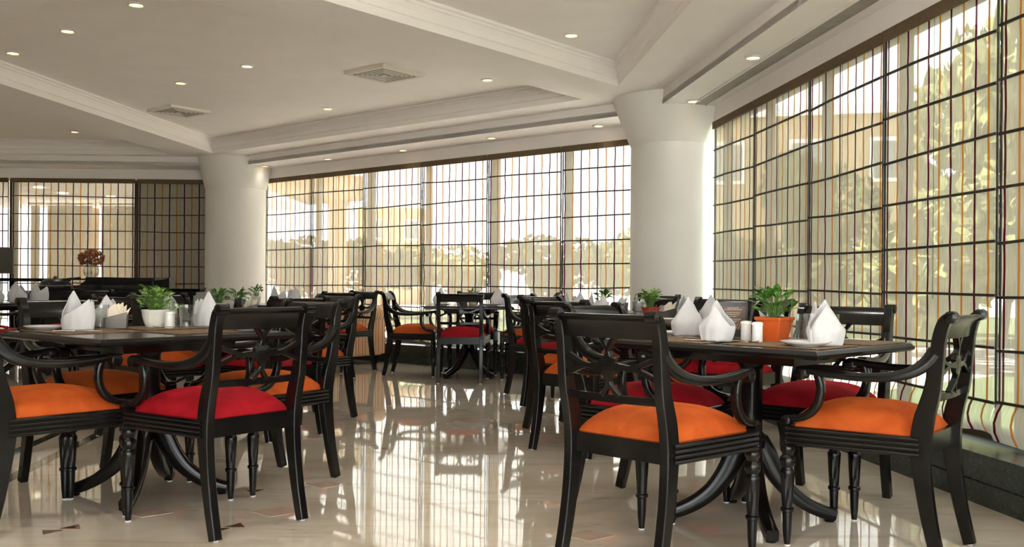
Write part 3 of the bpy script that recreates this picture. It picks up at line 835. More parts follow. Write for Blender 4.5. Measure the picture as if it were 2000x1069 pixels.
# ================================================================== TABLEWARE
def sheet(a0, a1, outline, rx, ry, nu=30, nv=16, wob=.045, ph=0, shrink=.62, bulge=.20, dx=0, dy=0, grow=1.0):
    """one leaf of the folded cloth: stands on an elliptic foot, bulges, then leans in towards its peak"""
    mb = MB()
    for i in range(nv+1):
        for j in range(nu+1):
            u = j/nu; a = a0+(a1-a0)*u; z = outline(u)*i/nv
            k = 1+bulge*math.sin(PI*min(1, z/.10)*.9)
            if z > .055: k *= 1-shrink*((z-.055)/.11)**1.15
            k *= grow*(1+wob*math.sin(4*a+ph+18*z)+wob*.6*math.sin(9*a-ph-30*z))
            mb.v.append((rx*k*math.cos(a)+dx, ry*k*math.sin(a)+dy, z))
    for i in range(nv):
        for j in range(nu):
            b = i*(nu+1)+j; mb.f.append((b, b+1, b+nu+2, b+nu+1))
    return mb
def bumpf(u, c, w, h): return h*max(0, 1-abs((u-c)/w)**1.35)
def napkin_data(seed, style):
    ph = seed*1.7
    if style == 0:   # bishop's hat
        front = sheet(-PI*1.04, PI*.04, lambda u: max(.055+.028*math.sin(PI*u), bumpf(u, .44, .62, .162)), .060, .042, ph=ph)
        back = sheet(-PI*.06, PI*1.06, lambda u: max(.06, bumpf(u, .34, .50, .142)), .056, .040, ph=ph+2, dy=.002)
    else:            # diagonal wrap with one high and one low point
        back = sheet(-PI*.10, PI*1.10, lambda u: max(.055, bumpf(u, .74, .42, .158)), .060, .040, ph=ph, shrink=.42, bulge=.10)
        front = sheet(-PI*1.03, PI*.06, lambda u: .022+.100*min(1, u/.80)**1.2 - (.016 if .84 < u < .90 else 0) if u < .93 else .112, .064, .044, ph=ph+1, wob=.02, shrink=.10, bulge=.10)
    return front, back
def solid(me_obj, th=.003):
    md = me_obj.modifiers.new('thickness', 'SOLIDIFY'); md.thickness = th; md.offset = 0
NAP = []
for sd_, st_ in ((0, 0), (1, 1), (2, 0), (3, 1)):
    f_, b_ = napkin_data(sd_, st_); NAP.append((b_.data('folded_back', M['linen'], 180), f_.data('folded_front', M['linen'], 180)))
def napkin(k, u, v, label, var=0, rot=0, sc=1.0, group='folded table napkins'):
    x, y = on(k, u, v); t = thing('napkin', label, 'napkin', (x, y, TZ+.006), rot, group); t.scale = (sc, sc, sc)
    a = place('folded_back', NAP[var][0], t); solid(a); b = place('folded_front', NAP[var][1], t); solid(b, .003)
    return t
tumb_prof = [(.0, .0), (.027, .0), (.0285, .004), (.0295, .05), (.033, .058), (.036, .112), (.0345, .112), (.0315, .060), (.0275, .052), (.0262, .012), (.0, .010)]
def tumbler_mesh():
    mb = MB(); seg = 24; rr = []
    for r, z in tumb_prof[1:-1]:
        fac = .0 if z > .055 or z < .003 else .055
        rr.append([(r*(1-(fac if (k//2) % 2 else 0))*math.cos(2*PI*k/seg), r*(1-(fac if (k//2) % 2 else 0))*math.sin(2*PI*k/seg), z) for k in range(seg)])
    mb.rings(rr); return mb.data('tumbler', M['glass'], 45)
tumb_me = tumbler_mesh()
def tumbler(k, u, v, label, group='water glasses', z=TZ+.002):
    x, y = on(k, u, v); return tag(place('tumbler', tumb_me, None, (x, y, z), (0, 0, random.uniform(0, 3))), label, 'glass', group)
plate_me = MB().lathe([(.0, .003), (.045, .003), (.050, .0), (.054, .003), (.070, .007), (.092, .016), (.093, .018), (.090, .0185), (.070, .011), (.055, .008), (.0, .008)], 40, cap=False).data('plate', M['china'], 50)
def plate(k, u, v, label, group='side plates', sc=1.0):
    x, y = on(k, u, v); return tag(place('plate', plate_me, None, (x, y, TZ+.005), (0, 0, 0), (sc, sc, sc)), label, 'plate', group)
def placemat(k, u, v, rot, label, sx=.40, sy=.28, group='woven placemats'):
    x, y = on(k, u, v); a = TB[k][2]+rot
    mb = MB().rings([[(sx/2-e, sy/2-e, z), (-sx/2+e, sy/2-e, z), (-sx/2+e, -sy/2+e, z), (sx/2-e, -sy/2+e, z)] for e, z in ((.002, 0), (0, .001), (0, .003), (.003, .004))])
    return tag(mb.build('placemat', M['placemat'], None, loc=(x, y, TZ+.0005), rot=(0, 0, a)), label, 'placemat', group)
def spoon_mesh():
    mb = MB(); path = smoothpath([(0, 0, .004), (.05, 0, .010), (.11, 0, .004), (.128, 0, .004)], 5); n = len(path)
    mb.sweep(path, (0, 1, 0), lerplist([.011, .006, .004, .006], n), .002)
    rr = []
    for i in range(9):
        t = i/8; x = .124+.048*t; h = .0145*math.sin(PI*min(.98, t*.94+.05))**.7
        rr.append([(x, h*math.cos(a), .0045+.004*(t*2-1)**2-.004*abs(math.sin(a)) if math.sin(a) < 0 else .0045+.004*(t*2-1)**2-.0035*math.sin(a)) for a in [k*2*PI/12 for k in range(12)]])
    mb.rings(rr); return mb
def fork_mesh():
    mb = MB(); path = smoothpath([(0, 0, .003), (.05, 0, .008), (.11, 0, .004), (.132, 0, .003)], 5); n = len(path)
    mb.sweep(path, (0, 1, 0), lerplist([.011, .006, .004, .016], n), .002)
    mb.sweep([(.130, 0, .003), (.146, 0, .002)], (0, 1, 0), .022, .002)
    for k in range(4): mb.sweep([(.145, -.0085+.0057*k, .002), (.165, -.0085+.0057*k, .003), (.186, -.0085+.0057*k, .007)], (0, 1, 0), .003, .0018)
    return mb
def knife_mesh():
    mb = MB(); mb.sweep([(0, 0, .003), (.04, 0, .003), (.09, 0, .003)], (0, 1, 0), [.012, .010, .008], .005)
    mb.sweep([(.09, 0, .003), (.12, .001, .003), (.17, .001, .003), (.20, .0, .003)], (0, 1, 0), [.010, .018, .018, .004], .0015); return mb
CUT = {'spoon': spoon_mesh().data('spoon', M['cutlery'], 60), 'fork': fork_mesh().data('fork', M['cutlery'], 50), 'knife': knife_mesh().data('knife', M['cutlery'], 50)}
def cutlery(kind, k, u, v, rot, label, z=.005):
    x, y = on(k, u, v); return tag(place(kind, CUT[kind], None, (x, y, TZ+z), (0, 0, rot)), label, kind, 'table cutlery')
def shaker(k, u, v, label, holes=3):
    x, y = on(k, u, v); t = thing('shaker', label, 'shaker', (x, y, TZ+.002), 0, 'salt and pepper shakers')
    MB().lathe([(.0195, 0), (.021, .003), (.0205, .06), (.0205, .066)], 28).build('body', M['china'], t, smooth=40)
    MB().lathe([(.0205, .066), (.0225, .068), (.0225, .074), (.019, .079), (.008, .081)], 28).build('cap', M['china'], t, smooth=40)
    return t
# leaves
def leaf_mesh(L, W, bend):
    mb = MB(); n = 7
    for i in range(n+1):
        t = i/n; w_ = W/2*math.sin(PI*min(1, t*.93+.04))**.8; x = L*t*(1-.15*bend*t); z = L*(.30*t-bend*t*t*.75)
        mb.v += [(x, -w_, z+.12*w_), (x, 0, z), (x, w_, z+.12*w_)]
    for i in range(n):
        b = i*3; mb.f += [(b, b+1, b+4, b+3), (b+1, b+2, b+5, b+4)]
    return mb
LEAF = {c: [leaf_mesh(L, W, b).data('leaf', M[c], 180) for L, W, b in ((.075, .030, .4), (.085, .028, .7), (.065, .034, .2), (.095, .034, .55))] for c in ('leaf_var', 'leaf_green')}
def stemmed(t, nl, spread, height, z0, lm, rng, foot=.02, ls=1.0):
    for i in range(nl):
        a = rng.uniform(0, 2*PI); up = rng.random()**.6
        r = spread*(1-up*.55)*rng.uniform(.15, 1); z = z0+height*(.10+.62*up)
        base = V(math.cos(a)*foot*rng.random(), math.sin(a)*foot*rng.random(), z0-.005)
        tip = V(math.cos(a)*r, math.sin(a)*r, z)
        midp = base.lerp(tip, .55)+V(0, 0, .012)
        st = MB().sweep(smoothpath([base, midp, tip], 3), (1, 0, 0), .0022, .0022).build('stem', M['stem'], t)
        lf = place('leaf', rng.choice(LEAF[lm]), st, tuple(tip), (rng.uniform(-.6, .6), -rng.uniform(.1, 1.2)*(.35+.65*up), a+rng.uniform(-.7, .7)))
        s = ls*rng.uniform(.7, 1.15); lf.scale = (s, s, s)
def pot_round(t):
    MB().lathe([(.030, 0), (.034, .003), (.043, .02), (.050, .045), (.0525, .066), (.054, .068), (.054, .077), (.051, .077), (.049, .065), (.047, .06)], 36, cap=False).build('pot', M['pot_white'], t, smooth=40)
    MB().lathe([(.048, .060), (.03, .066), (.002, .068)], 20).build('soil', M['soil'], t)
def pot_square(t, mat, s=1.0):
    def sq(r, z, c=.12): return [(r, r*(1-c), z), (r*(1-c), r, z), (-r*(1-c), r, z), (-r, r*(1-c), z), (-r, -r*(1-c), z), (-r*(1-c), -r, z), (r*(1-c), -r, z), (r, -r*(1-c), z)]
    MB().rings([sq(.030*s, 0), (sq(.0445*s, .068*s)), sq(.0475*s, .069*s), sq(.049*s, .079*s), sq(.045*s, .079*s), sq(.042*s, .066*s)], cap=True).build('pot', M[mat], t)
    MB().rings([sq(.0425*s, .0735*s), sq(.02*s, .080*s)]).build('soil', M['soil'], t)
def plant(k, u, v, kind, label, nl=34, spread=.075, height=.10, lm='leaf_var', seed=1, rot=.4, group='potted table plants', ls=1.0, ps=1.0):
    x, y = on(k, u, v); t = thing('potted_plant', label, 'plant', (x, y, TZ+.001), rot, group); rng = random.Random(seed)
    t.scale = (ps, ps, ps)
    if kind == 'white': pot_round(t); z0 = .066
    elif kind == 'orange': pot_square(t, 'terracotta', 1.12); z0 = .088
    else: pot_square(t, 'redpot', 1.0); z0 = .078
    stemmed(t, nl, spread, height, z0, lm, rng, ls=ls)
    return t
def napkin_holder(k, u, v, rot, label, mat='steel', paper='cream_paper'):
    x, y = on(k, u, v); t = thing('napkin_holder', label, 'napkin holder', (x, y, TZ+.002), rot, 'paper napkin holders')
    def wedge(y0, y1):
        mb = MB(); pr = [(-.05, 0), (.05, 0), (.056, .078), (-.05, .050)]
        mb.rings([[(a, y0, b) for a, b in pr], [(a, y1, b) for a, b in pr]]); return mb
    wedge(-.022, -.0205).build('side_plate', M[mat], t); wedge(.0205, .022).build('side_plate', M[mat], t)
    MB().box((-.05, -.022, 0), (.05, .022, .002)).build('base_plate', M[mat], t)
    for i in range(5):
        rng = random.Random(i+int(100*abs(u))); y_ = -.015+.0075*i; tw = rng.uniform(-.25, .25); h = rng.uniform(.095, .125); sh = -.03+.016*i
        mb = MB(); pr = [(-.028, .003), (.030, .003), (.036+sh*.3, .06), (.030+sh, h), (-.006+sh, h-.03), (-.034, .055)]
        mb.rings([[(a, y_-.002, b) for a, b in pr], [(a+.002, y_+.002+tw*b*.2, b) for a, b in pr]]); mb.build('paper_napkin', M[paper], t)
    return t

# ---- near right table
placemat('R1', -.20, .22, PI/2, 'woven placemat at the left half of the near right table', .44, .30)
placemat('R1', -.16, -.26, PI/2, 'woven placemat below the spoon at the near right table', .40, .30)
placemat('R1', .22, -.28, 0, 'woven placemat under the plate at right corner of near right table', .30, .40)
placemat('R1', .20, .26, 0, 'woven placemat on the far corner of the near right table', .32, .40)
napkin('R1', -.209, .028, 'white bishop-hat napkin left of the white shakers', 0, math.radians(-170))
napkin('R1', .02, .335, 'white napkin peeking out behind the front napkin on near right table', 2, .5, 1.05)
napkin('R1', -.11, -.385, 'white bishop-hat napkin at the right corner of the near right table', 2, math.radians(200), 1.05)
napkin('R1', .30, -.14, 'white napkin behind the glasses on the near right table', 1, 1.2)
shaker('R1', -.045, -.002, 'white shaker, left of the pair on near right table')
shaker('R1', -.105, -.090, 'white shaker, right of the pair on near right table', 5)
plant('R1', .008, -.100, 'orange', 'leafy plant in an orange square pot on the near right table', 44, .095, .115, 'leaf_green', 5, .75, ls=.72, ps=1.12)
tumbler('R1', .040, -.185, 'clear tumbler nearest the orange pot on near right table')
tumbler('R1', .125, -.205, 'clear tumbler behind the first one on near right table')
tumbler('R1', .13, -.275, 'clear tumbler next to the right-hand napkin on near right table')
plate('R1', -.205, -.350, 'white side plate at the right corner of near right table', sc=1.0)
plate('R1', .02, .415, 'white side plate at the left end of near right table', sc=.9)
cutlery('spoon', 'R1', -.30, -.03, math.radians(8), 'steel spoon in front of the white shakers')
cutlery('fork', 'R1', -.19, .23, math.radians(25), 'steel fork left of the front napkin on near right table')
cutlery('knife', 'R1', -.14, .40, math.radians(-30), 'steel knife at the left end of near right table')
cutlery('knife', 'R1', -.28, .13, math.radians(-35), 'steel knife beside the bishop-hat napkin on near right table')
cutlery('fork', 'R1', .30, -.36, math.radians(160), 'steel fork on the far right edge of near right table')
napkin_holder('R1', .235, .03, 2.6, 'steel holder with paper napkins behind the orange pot', 'steel', 'linen')
# menu card
mx, my = on('R1', .10, .150)
mn = thing('menu_card', 'black stand-up menu card with brown print behind the shakers', 'menu', (mx, my, TZ+.002), math.radians(-6))
MB().box((-.060, -.003, 0), (.060, .003, .152)).build('card', M['black_plastic'], mn)
MB().box((-.050, -.0045, .034), (.050, -.003, .134)).build('print_panel', simple('brown menu print', hexc(88, 58, 38), .4, var=.2, scale=18), mn)
MB().box((-.060, -.02, 0), (.060, .02, .006)).build('foot', M['black_plastic'], mn)
ink = simple('cream menu lettering', hexc(214, 190, 164), .6)
rng = random.Random(3)
for z, wd in ((.127, .050), (.120, .076), (.107, .056), (.099, .052), (.091, .030), (.079, .070), (.072, .046), (.067, .03)):
    x = -wd/2
    while x < wd/2-.003:
        l = min(rng.uniform(.004, .011), wd/2-x)
        MB().box((x, -.0049, z-.0012), (x+l, -.0045, z+.0014)).build('lettering', ink, mn); x += l+.0022
for x, l in ((.012, .026), (.0, .020), (.022, .022)):
    MB().sweep([(x, -.0047, .038), (x+.003, -.0047, .038+l*.6), (x+.010, -.0047, .038+l)], (0, 1, 0), .0004, .0018).build('printed_plant', ink, mn)

# ---- near left table
placemat('L1', -.22, .20, PI/2, 'woven placemat under the napkin on near left table', .44, .34)
placemat('L1', .16, -.18, 0, 'woven placemat in front of the glasses on near left table', .44, .30)
placemat('L1', .22, .24, 0, 'woven placemat on the far side of near left table', .40, .34)
napkin('L1', -.216, .232, 'white wrapped napkin with two points on near left table', 1, math.radians(-8), 1.12)
napkin('L1', .02, .425, 'white napkin behind the glass and steel holder on near left table', 0, .3, .95)
napkin('L1', .395, .175, 'white wrapped napkin at the far right of near left table', 3, math.radians(150), 1.1)
napkin_holder('L1', .00, .315, math.radians(12), 'steel wedge holder with cream paper napkins on near left table')
plant('L1', .173, .265, 'white', 'bushy variegated plant in a round white pot on near left table', 110, .080, .115, 'leaf_var', 8, ls=.62, ps=1.15)
shaker('L1', .180, .150, 'white shaker right of the white plant pot')
shaker('L1', .225, .215, 'white shaker half hidden behind the white plant pot')
tumbler('L1', .262, .135, 'clear tumbler right of the white shaker on near left table')
tumbler('L1', .30, .29, 'clear tumbler behind the shakers on near left table')
tumbler('L1', -.055, .345, 'clear tumbler left of the steel napkin holder')
plate('L1', -.30, .375, 'white side plate at the left edge of near left table', sc=.95)
plate('L1', .30, -.30, 'white side plate at the right corner of near left table', sc=.9)
cutlery('fork', 'L1', .17, .05, math.radians(145), 'steel fork in front of the white plant pot')
cutlery('knife', 'L1', -.36, .16, math.radians(12), 'steel knife before the two-pointed napkin')
cutlery('spoon', 'L1', -.38, .32, math.radians(165), 'steel spoon at the left edge of near left table')
cutlery('knife', 'L1', .26, -.10, math.radians(-20), 'steel knife on the right side of near left table')

# ---- further tables
tumbler('R2', .034, .177, 'clear tumbler beside the red pot on the second right table')
tumbler('R2', .09, .23, 'clear tumbler behind the one beside the red pot')
plant('R2', .089, .120, 'red', 'pale green plant in a small red pot on the second right table', 60, .085, .13, 'leaf_var', 12, ls=.75)
napkin_holder('R2', .13, .010, .2, 'napkin holder right of the red pot on second right table', 'steel', 'cream_paper')
napkin('R2', .10, -.15, 'white napkin rising behind the front napkins, second right table', 0, 1.0, 1.1)
napkin('R2', .20, -.26, 'white napkin furthest right on the second right table', 2, .4)
napkin('R2', -.25, .25, 'white napkin at the aisle side of second right table', 1, 2.2)
plate('R2', -.18, -.24, 'white side plate on the near edge of second right table')
placemat('R2', -.2, .2, PI/2, 'woven placemat at aisle side of second right table'); placemat('R2', -.16, -.26, PI/2, 'woven placemat under the plate on second right table')
def tent(k, u, v, label, rot=0):
    x, y = on(k, u, v); t = thing('tent_card', label, 'table card', (x, y, TZ+.001), rot, 'black tent cards')
    for sg in (-1, 1):
        MB().rings([[(-.04, sg*.035, 0), (.04, sg*.035, 0), (.04, sg*.033, 0), (-.04, sg*.033, 0)], [(-.04, sg*.001, .11), (.04, sg*.001, .11), (.04, 0, .112), (-.04, 0, .112)]]).build('card_leaf', M['black_plastic'], t)
tent('R2', .0, .26, 'black tent card left of the glass on second right table', 1.5)
tent('R3', -.06, .16, 'black tent card left of the plant on third right table', 1.4)
plant('R3', .02, .08, 'white', 'green plant in a white pot on the third right table', 40, .09, .13, 'leaf_green', 21, ls=.7)
napkin('R3', -.16, .0, 'white pointed napkin in front of the plant, third right table', 1, .6, 1.1)
napkin('R3', .02, .36, 'white napkin at left end of third right table', 3, 2.4)
napkin('R3', -.10, .34, 'white folded napkin beside the left-end one, third right table', 1, .3)
napkin_holder('R3', .02, -.12, .3, 'napkin holder right of the plant on third right table', 'steel', 'linen')
napkin('R3', .10, -.25, 'white napkin right of the napkin holder, third right table', 0, 1.4)
tumbler('R3', -.06, .05, 'clear tumbler beside the plant on third right table')
plant('C', .03, .10, 'white', 'small green plant on the far centre table', 26, .07, .12, 'leaf_green', 31, ls=.7)
napkin('C', -.30, .05, 'white napkin left on the far centre table', 0, .4, 1.1)
napkin('C', .30, -.10, 'tall white napkin right on the far centre table', 2, .2, 1.15)
tent('C', -.06, .08, 'black tent card on the far centre table', .1)
plate('C', .22, -.24, 'white side plate at right of far centre table', sc=1.1); plate('C', -.28, -.26, 'white side plate at left of far centre table', sc=1.1)
tumbler('C', .12, -.05, 'clear tumbler on the far centre table')
plant('L2', .106, .0, 'white', 'green plant in a white pot, right one on second left table', 40, .085, .12, 'leaf_green', 41, ls=.7)
plant('L2', .04, .13, 'white', 'green plant in a white pot, left one on second left table', 40, .085, .13, 'leaf_green', 42, ls=.7)
tent('L2', .06, -.10, 'black tent card beside the plants on second left table', .8)
napkin_holder('L2', .07, -.18, .4, 'napkin holder on the second left table')
tumbler('L2', .03, -.22, 'clear tumbler on the second left table')
napkin('L2', -.28, .22, 'white napkin on the left corner of second left table', 1, 2)
plate('L2', -.1, -.3, 'white side plate on second left table')
plant('L3', -.126, .227, 'white', 'small green plant in a white pot on third left table', 34, .085, .13, 'leaf_green', 51, ls=.7)
napkin('L3', .0, .02, 'white napkin with spread points on third left table, left one', 1, .3, 1.2)
napkin('L3', .10, -.12, 'white napkin with spread points on third left table, right one', 3, 2.6, 1.2)
napkin('L4', -.28, -.05, 'white napkin at the left frame edge on far left table', 0, .4, 1.2)
napkin('L4', -.08, -.02, 'white napkin in the middle of far left table', 2, .2, 1.3)
napkin('L4', .12, .02, 'white napkin on the right of far left table', 1, .2, 1.3)
tumbler('L4', .02, .0, 'clear tumbler between napkins on far left table')

# ================================================================== SOFA, BUFFET, CONSOLE
sf = thing('sofa', 'striped sofa with rolled arm before the far window', 'sofa', (-2.34, 11.55, 0), math.radians(-41))
def uvbox(mb_, name, w_, smooth=40):
    # stripes run along the local x of the sofa
    mb_.uv = [(v[0], v[2]) for v in mb_.v]; return mb_.build(name, M['sofa'], w_, smooth=smooth)
def rbox(lo, hi, r=.04):
    x0, y0, z0 = lo; x1, y1, z1 = hi; mb = MB(); rr = []
    def loop(e, z):
        pts = []
        for cx, cy, a0 in ((x1-r, y1-r, 0), (x0+r, y1-r, PI/2), (x0+r, y0+r, PI), (x1-r, y0+r, 1.5*PI)):
            for k in range(4): a = a0+k*PI/6; pts.append((cx+(r-e)*math.cos(a), cy+(r-e)*math.sin(a), z))
        return pts
    mb.rings([loop(r*.8, z0), loop(0, z0+r*.6), loop(0, z1-r*.8), loop(r*.3, z1-r*.3), loop(r*.9, z1)]); return mb
uvbox(rbox((-.75, -.40, .10), (.75, .36, .36), .03), 'base', sf); uvbox(rbox((-.58, -.42, .36), (.58, .24, .48), .05), 'seat_cushion', sf)
uvbox(rbox((-.62, .22, .30), (.62, .42, .66), .06), 'backrest', sf)
for sx in (-1, 1):
    pa = MB(); y0 = -.40
    pa.lathe([(.02, -.41), (.085, -.40), (.095, -.38), (.095, .36), (.085, .39), (.02, .40)], 20, (sx*.70, 0, .60), axis='y')
    pa.box((sx*.70-.06, -.38, .12), (sx*.70+.06, .38, .60)); pa.uv = [(v[1]*.9, v[2]) for v in pa.v]; pa.build('rolled_arm', M['sofa'], sf, smooth=40)
for sx in (-.66, .66):
    for sy in (-.33, .33): MB().lathe([(.018, 0), (.03, .10)], 10, (sx, sy, 0)).build('foot', M['wood'], sf)

bf = thing('buffet_counter', 'long black buffet counter with raised shelf before left blinds', 'counter', (-4.75, 11.5, 0), math.radians(-3))
MB().box((-1.05, -.38, .08), (1.05, .38, .80)).build('body', M['black_matte'], bf)
MB().box((-1.10, -.43, .80), (1.10, .43, .84)).build('worktop', M['black_matte'], bf)
MB().box((-1.0, -.34, 0), (1.0, .34, .08)).build('plinth', M['black_plastic'], bf)
for k in range(4):
    x = -1.03+.525*k
    MB().box((x, -.395, .12), (x+.485, -.38, .76)).build('front_panel', M['wood'], bf)
wm = thing('food_warmer', 'black slant-sided food display with dark frame on the buffet counter', 'food warmer', (-4.80, 11.5, .84), math.radians(-3))
def trap(y0, y1):
    return [[(-.62, y0, 0), (.60, y0, 0), (.60, y0, .165), (-.40, y0, .165)], [(-.62, y1, 0), (.60, y1, 0), (.60, y1, .165), (-.40, y1, .165)]]
MB().rings(trap(.12, .30)).build('case', M['black_plastic'], wm)
MB().box((-.64, -.30, 0), (.62, .32, .025)).build('tray_base', M['black_matte'], wm)
for sx in (-.52, .56): MB().sweep([(sx, -.28, .02), (sx, -.27, .14), (sx, .12, .16)], (1, 0, 0), .025, .02).build('side_frame', M['black_plastic'], wm)
MB().box((-.45, -.285, .13), (.60, -.255, .15)).build('front_bar', M['black_plastic'], wm)
for x in (-.30, .05, .34): MB().rings([[(x-.13, -.2, .03), (x+.13, -.2, .03), (x+.13, .08, .03), (x-.13, .08, .03)], [(x-.14, -.21, .07), (x+.14, -.21, .07), (x+.14, .09, .07), (x-.14, .09, .07)]]).build('food_pan', M['steel'], wm)
ch = thing('chafing_dish', 'small black roll-top chafing dish with chrome knob left on the buffet', 'chafing dish', (-5.45, 11.3, .84), math.radians(-3))
MB().lathe([(.16, 0), (.18, .03), (.18, .07), (.165, .10), (.12, .135), (.02, .15)], 28).build('lid', M['black_plastic'], ch, smooth=40)
MB().lathe([(.02, .15), (.025, .165), (.01, .18)], 12).build('knob', M['cutlery'], ch)
MB().lathe([(.185, .055), (.19, .06), (.185, .066)], 28).build('chrome_band', M['cutlery'], ch)
tray_ = thing('serving_tray', 'black serving tray at the right end of the buffet counter', 'tray', (-3.95, 11.42, .84), .1)
MB().rings([[(-.2, -.14, 0), (.2, -.14, 0), (.2, .14, 0), (-.2, .14, 0)], [(-.23, -.17, .035), (.23, -.17, .035), (.23, .17, .035), (-.23, .17, .035)], [(-.215, -.155, .035), (.215, -.155, .035), (.215, .155, .035), (-.215, .155, .035)], [(-.19, -.13, .008), (.19, -.13, .008), (.19, .13, .008), (-.19, .13, .008)]]).build('tray_body', M['black_plastic'], tray_)
MB().sweep([(.22, -.05, .034), (.25, -.05, .05), (.25, .05, .05), (.22, .05, .034)], (0, 0, 1), .01, .01).build('handle', M['steel'], tray_)
# flower vase on a black box behind the warmer
vb = thing('pedestal_box', 'black box pedestal under the vase of dried flowers', 'pedestal', (-5.25, 12.2, 0), 0)
MB().box((-.16, -.14, 0), (.16, .14, .985)).build('box_body', M['black_matte'], vb); MB().box((-.175, -.155, .985), (.175, .155, 1.01)).build('box_top', M['black_plastic'], vb)
fv = thing('flower_vase', 'round glass vase with a ball of dried rust flowers', 'vase', (-5.42, 12.2, 1.01), 0)
MB().lathe([(.05, 0), (.085, .03), (.10, .08), (.085, .13), (.06, .16), (.058, .158), (.08, .13), (.094, .08), (.08, .03), (.045, .006)], 28, cap=False).build('vase_body', M['glass'], fv, smooth=60)
rng = random.Random(9); mb = MB()
for i in range(260):
    th = rng.uniform(0, 2*PI); cz = rng.uniform(-.7, 1); r = .14*rng.uniform(.75, 1.0); s = math.sqrt(1-cz*cz)
    c = V(r*s*math.cos(th)*1.15, r*s*math.sin(th), .24+r*cz*.85); q = rng.uniform(.012, .022); ax = Euler((rng.uniform(0, 3), rng.uniform(0, 3), rng.uniform(0, 3))).to_matrix()
    mb.add([c+ax @ V(q, 0, 0), c+ax @ V(0, q, 0), c+ax @ V(-q, 0, 0), c+ax @ V(0, -q, 0), c+ax @ V(0, 0, q), c+ax @ V(0, 0, -q)], [(0,1,4),(1,2,4),(2,3,4),(3,0,4),(1,0,5),(2,1,5),(3,2,5),(0,3,5)])
tag(mb.build('dried_flowers', M['flower'], fv), kind='stuff')
for i in range(7): MB().sweep([(0, 0, .02), (.02*math.cos(i), .02*math.sin(i), .16), (.05*math.cos(i), .05*math.sin(i), .24)], (1, 0, 0), .004, .004).build('flower_stem', M['stem'], fv)
co = thing('console_table', 'dark console table with pale front at the far left', 'console', (-6.55, 12.2, 0), 0)
MB().box((-.75, -.25, .95), (.75, .25, .99)).build('top', M['wood'], co); MB().box((-.60, -.18, .25), (.05, -.15, .95)).build('front_panel', M['cream_paper'], co)
for x in (-.7, .02, .7):
    for y in (-.2, .2): MB().box((x-.025, y-.025, 0), (x+.025, y+.025, .95)).build('leg', M['wood'], co)
mo = thing('monitor', 'dark screen standing on the console at the left edge', 'monitor', (-6.75, 12.25, .99), .15)
MB().box((-.36, -.02, .06), (.28, .02, .40)).build('screen', simple('grey screen', hexc(86, 84, 78), .4), mo); MB().box((-.12, -.08, 0), (.06, .08, .015)).build('foot', M['black_plastic'], mo); MB().box((-.05, -.01, .015), (-.01, .01, .08)).build('stand', M['black_plastic'], mo)
# equipment box with a green light seen below the far chair
eq = thing('equipment_box', 'black equipment box with green indicator light under the buffet', 'equipment', (-5.0, 10.72, 0), 0)
MB().box((-.22, -.15, .30), (.22, .15, .62)).build('case', M['black_plastic'], eq); MB().box((-.24, -.17, 0), (.24, .17, .30)).build('cart', M['black_matte'], eq)
MB().lathe([(.012, -.156), (.009, -.149)], 12, (.0, 0, .50), axis='y').build('indicator', M['led'], eq)

# ================================================================== OUTSIDE
tag(flat('drive', [Vector((-60, 10)), Vector((60, -60)), Vector((90, 60)), Vector((-10, 110)), Vector((-80, 70))], -.12, M['road'], thick=.05), 'pale concrete drive outside the windows', kind='structure')
for (pts, lab) in (([(-7, 24.5), (3.5, 16.5), (16, 17.5), (20, 30), (6, 40), (-8, 36)], 'lawn beyond the far window'), ([(4.0, -8), (3.6, 9.4), (15, 19), (30, 10), (24, -10)], 'lawn beyond the right blinds')):
    tag(flat('lawn', [Vector(p) for p in pts], -.08, M['grass'], thick=.03), lab, kind='structure')
def crown_data(seed, n, mat):
    rng = random.Random(seed); mb = MB(); cl = [(V(rng.uniform(-.6, .6), rng.uniform(-.6, .6), rng.uniform(-.35, .55)), rng.uniform(.32, .55)) for _ in range(9)]
    for i in range(n):
        c, r = rng.choice(cl); d = V(rng.gauss(0, 1), rng.gauss(0, 1), rng.gauss(0, 1)).normalized()*r*rng.uniform(.55, 1.0)**.5
        p = c+d; q = rng.uniform(.045, .085); ax = Euler((rng.uniform(0, 6), rng.uniform(0, 6), rng.uniform(0, 6))).to_matrix()
        mb.add([p+ax @ V(q, 0, 0), p+ax @ V(0, q*.6, q*.15), p+ax @ V(-q, 0, 0), p+ax @ V(0, -q*.6, q*.15)], [(0, 1, 2, 3)])
    me = mb.data('crown', M[mat]); return me
CROWN = [crown_data(s, 2600, m) for s, m in ((1, 'tree_leaf'), (2, 'tree_leaf2'), (3, 'tree_leaf'))]
def tree(x, y, h, wd, var, label, name='tree', group='trees outside the windows'):
    t = thing(name, label, 'tree', (x, y, -.1), random.uniform(0, 6), group)
    MB().sweep(smoothpath([(0, 0, 0), (.05*wd, 0, h*.3), (0, .03*wd, h*.6)], 3), (1, 0, 0), [.16, .15, .14, .13, .12, .10, .08], [.16, .15, .14, .13, .12, .10, .08], oval=True).build('trunk', M['bark'], t)
    c = place('crown', CROWN[var], t, (0, 0, h*.55)); c.scale = (wd/2*.85, wd/2*.85, h*.44)
    tag(c, kind='stuff')
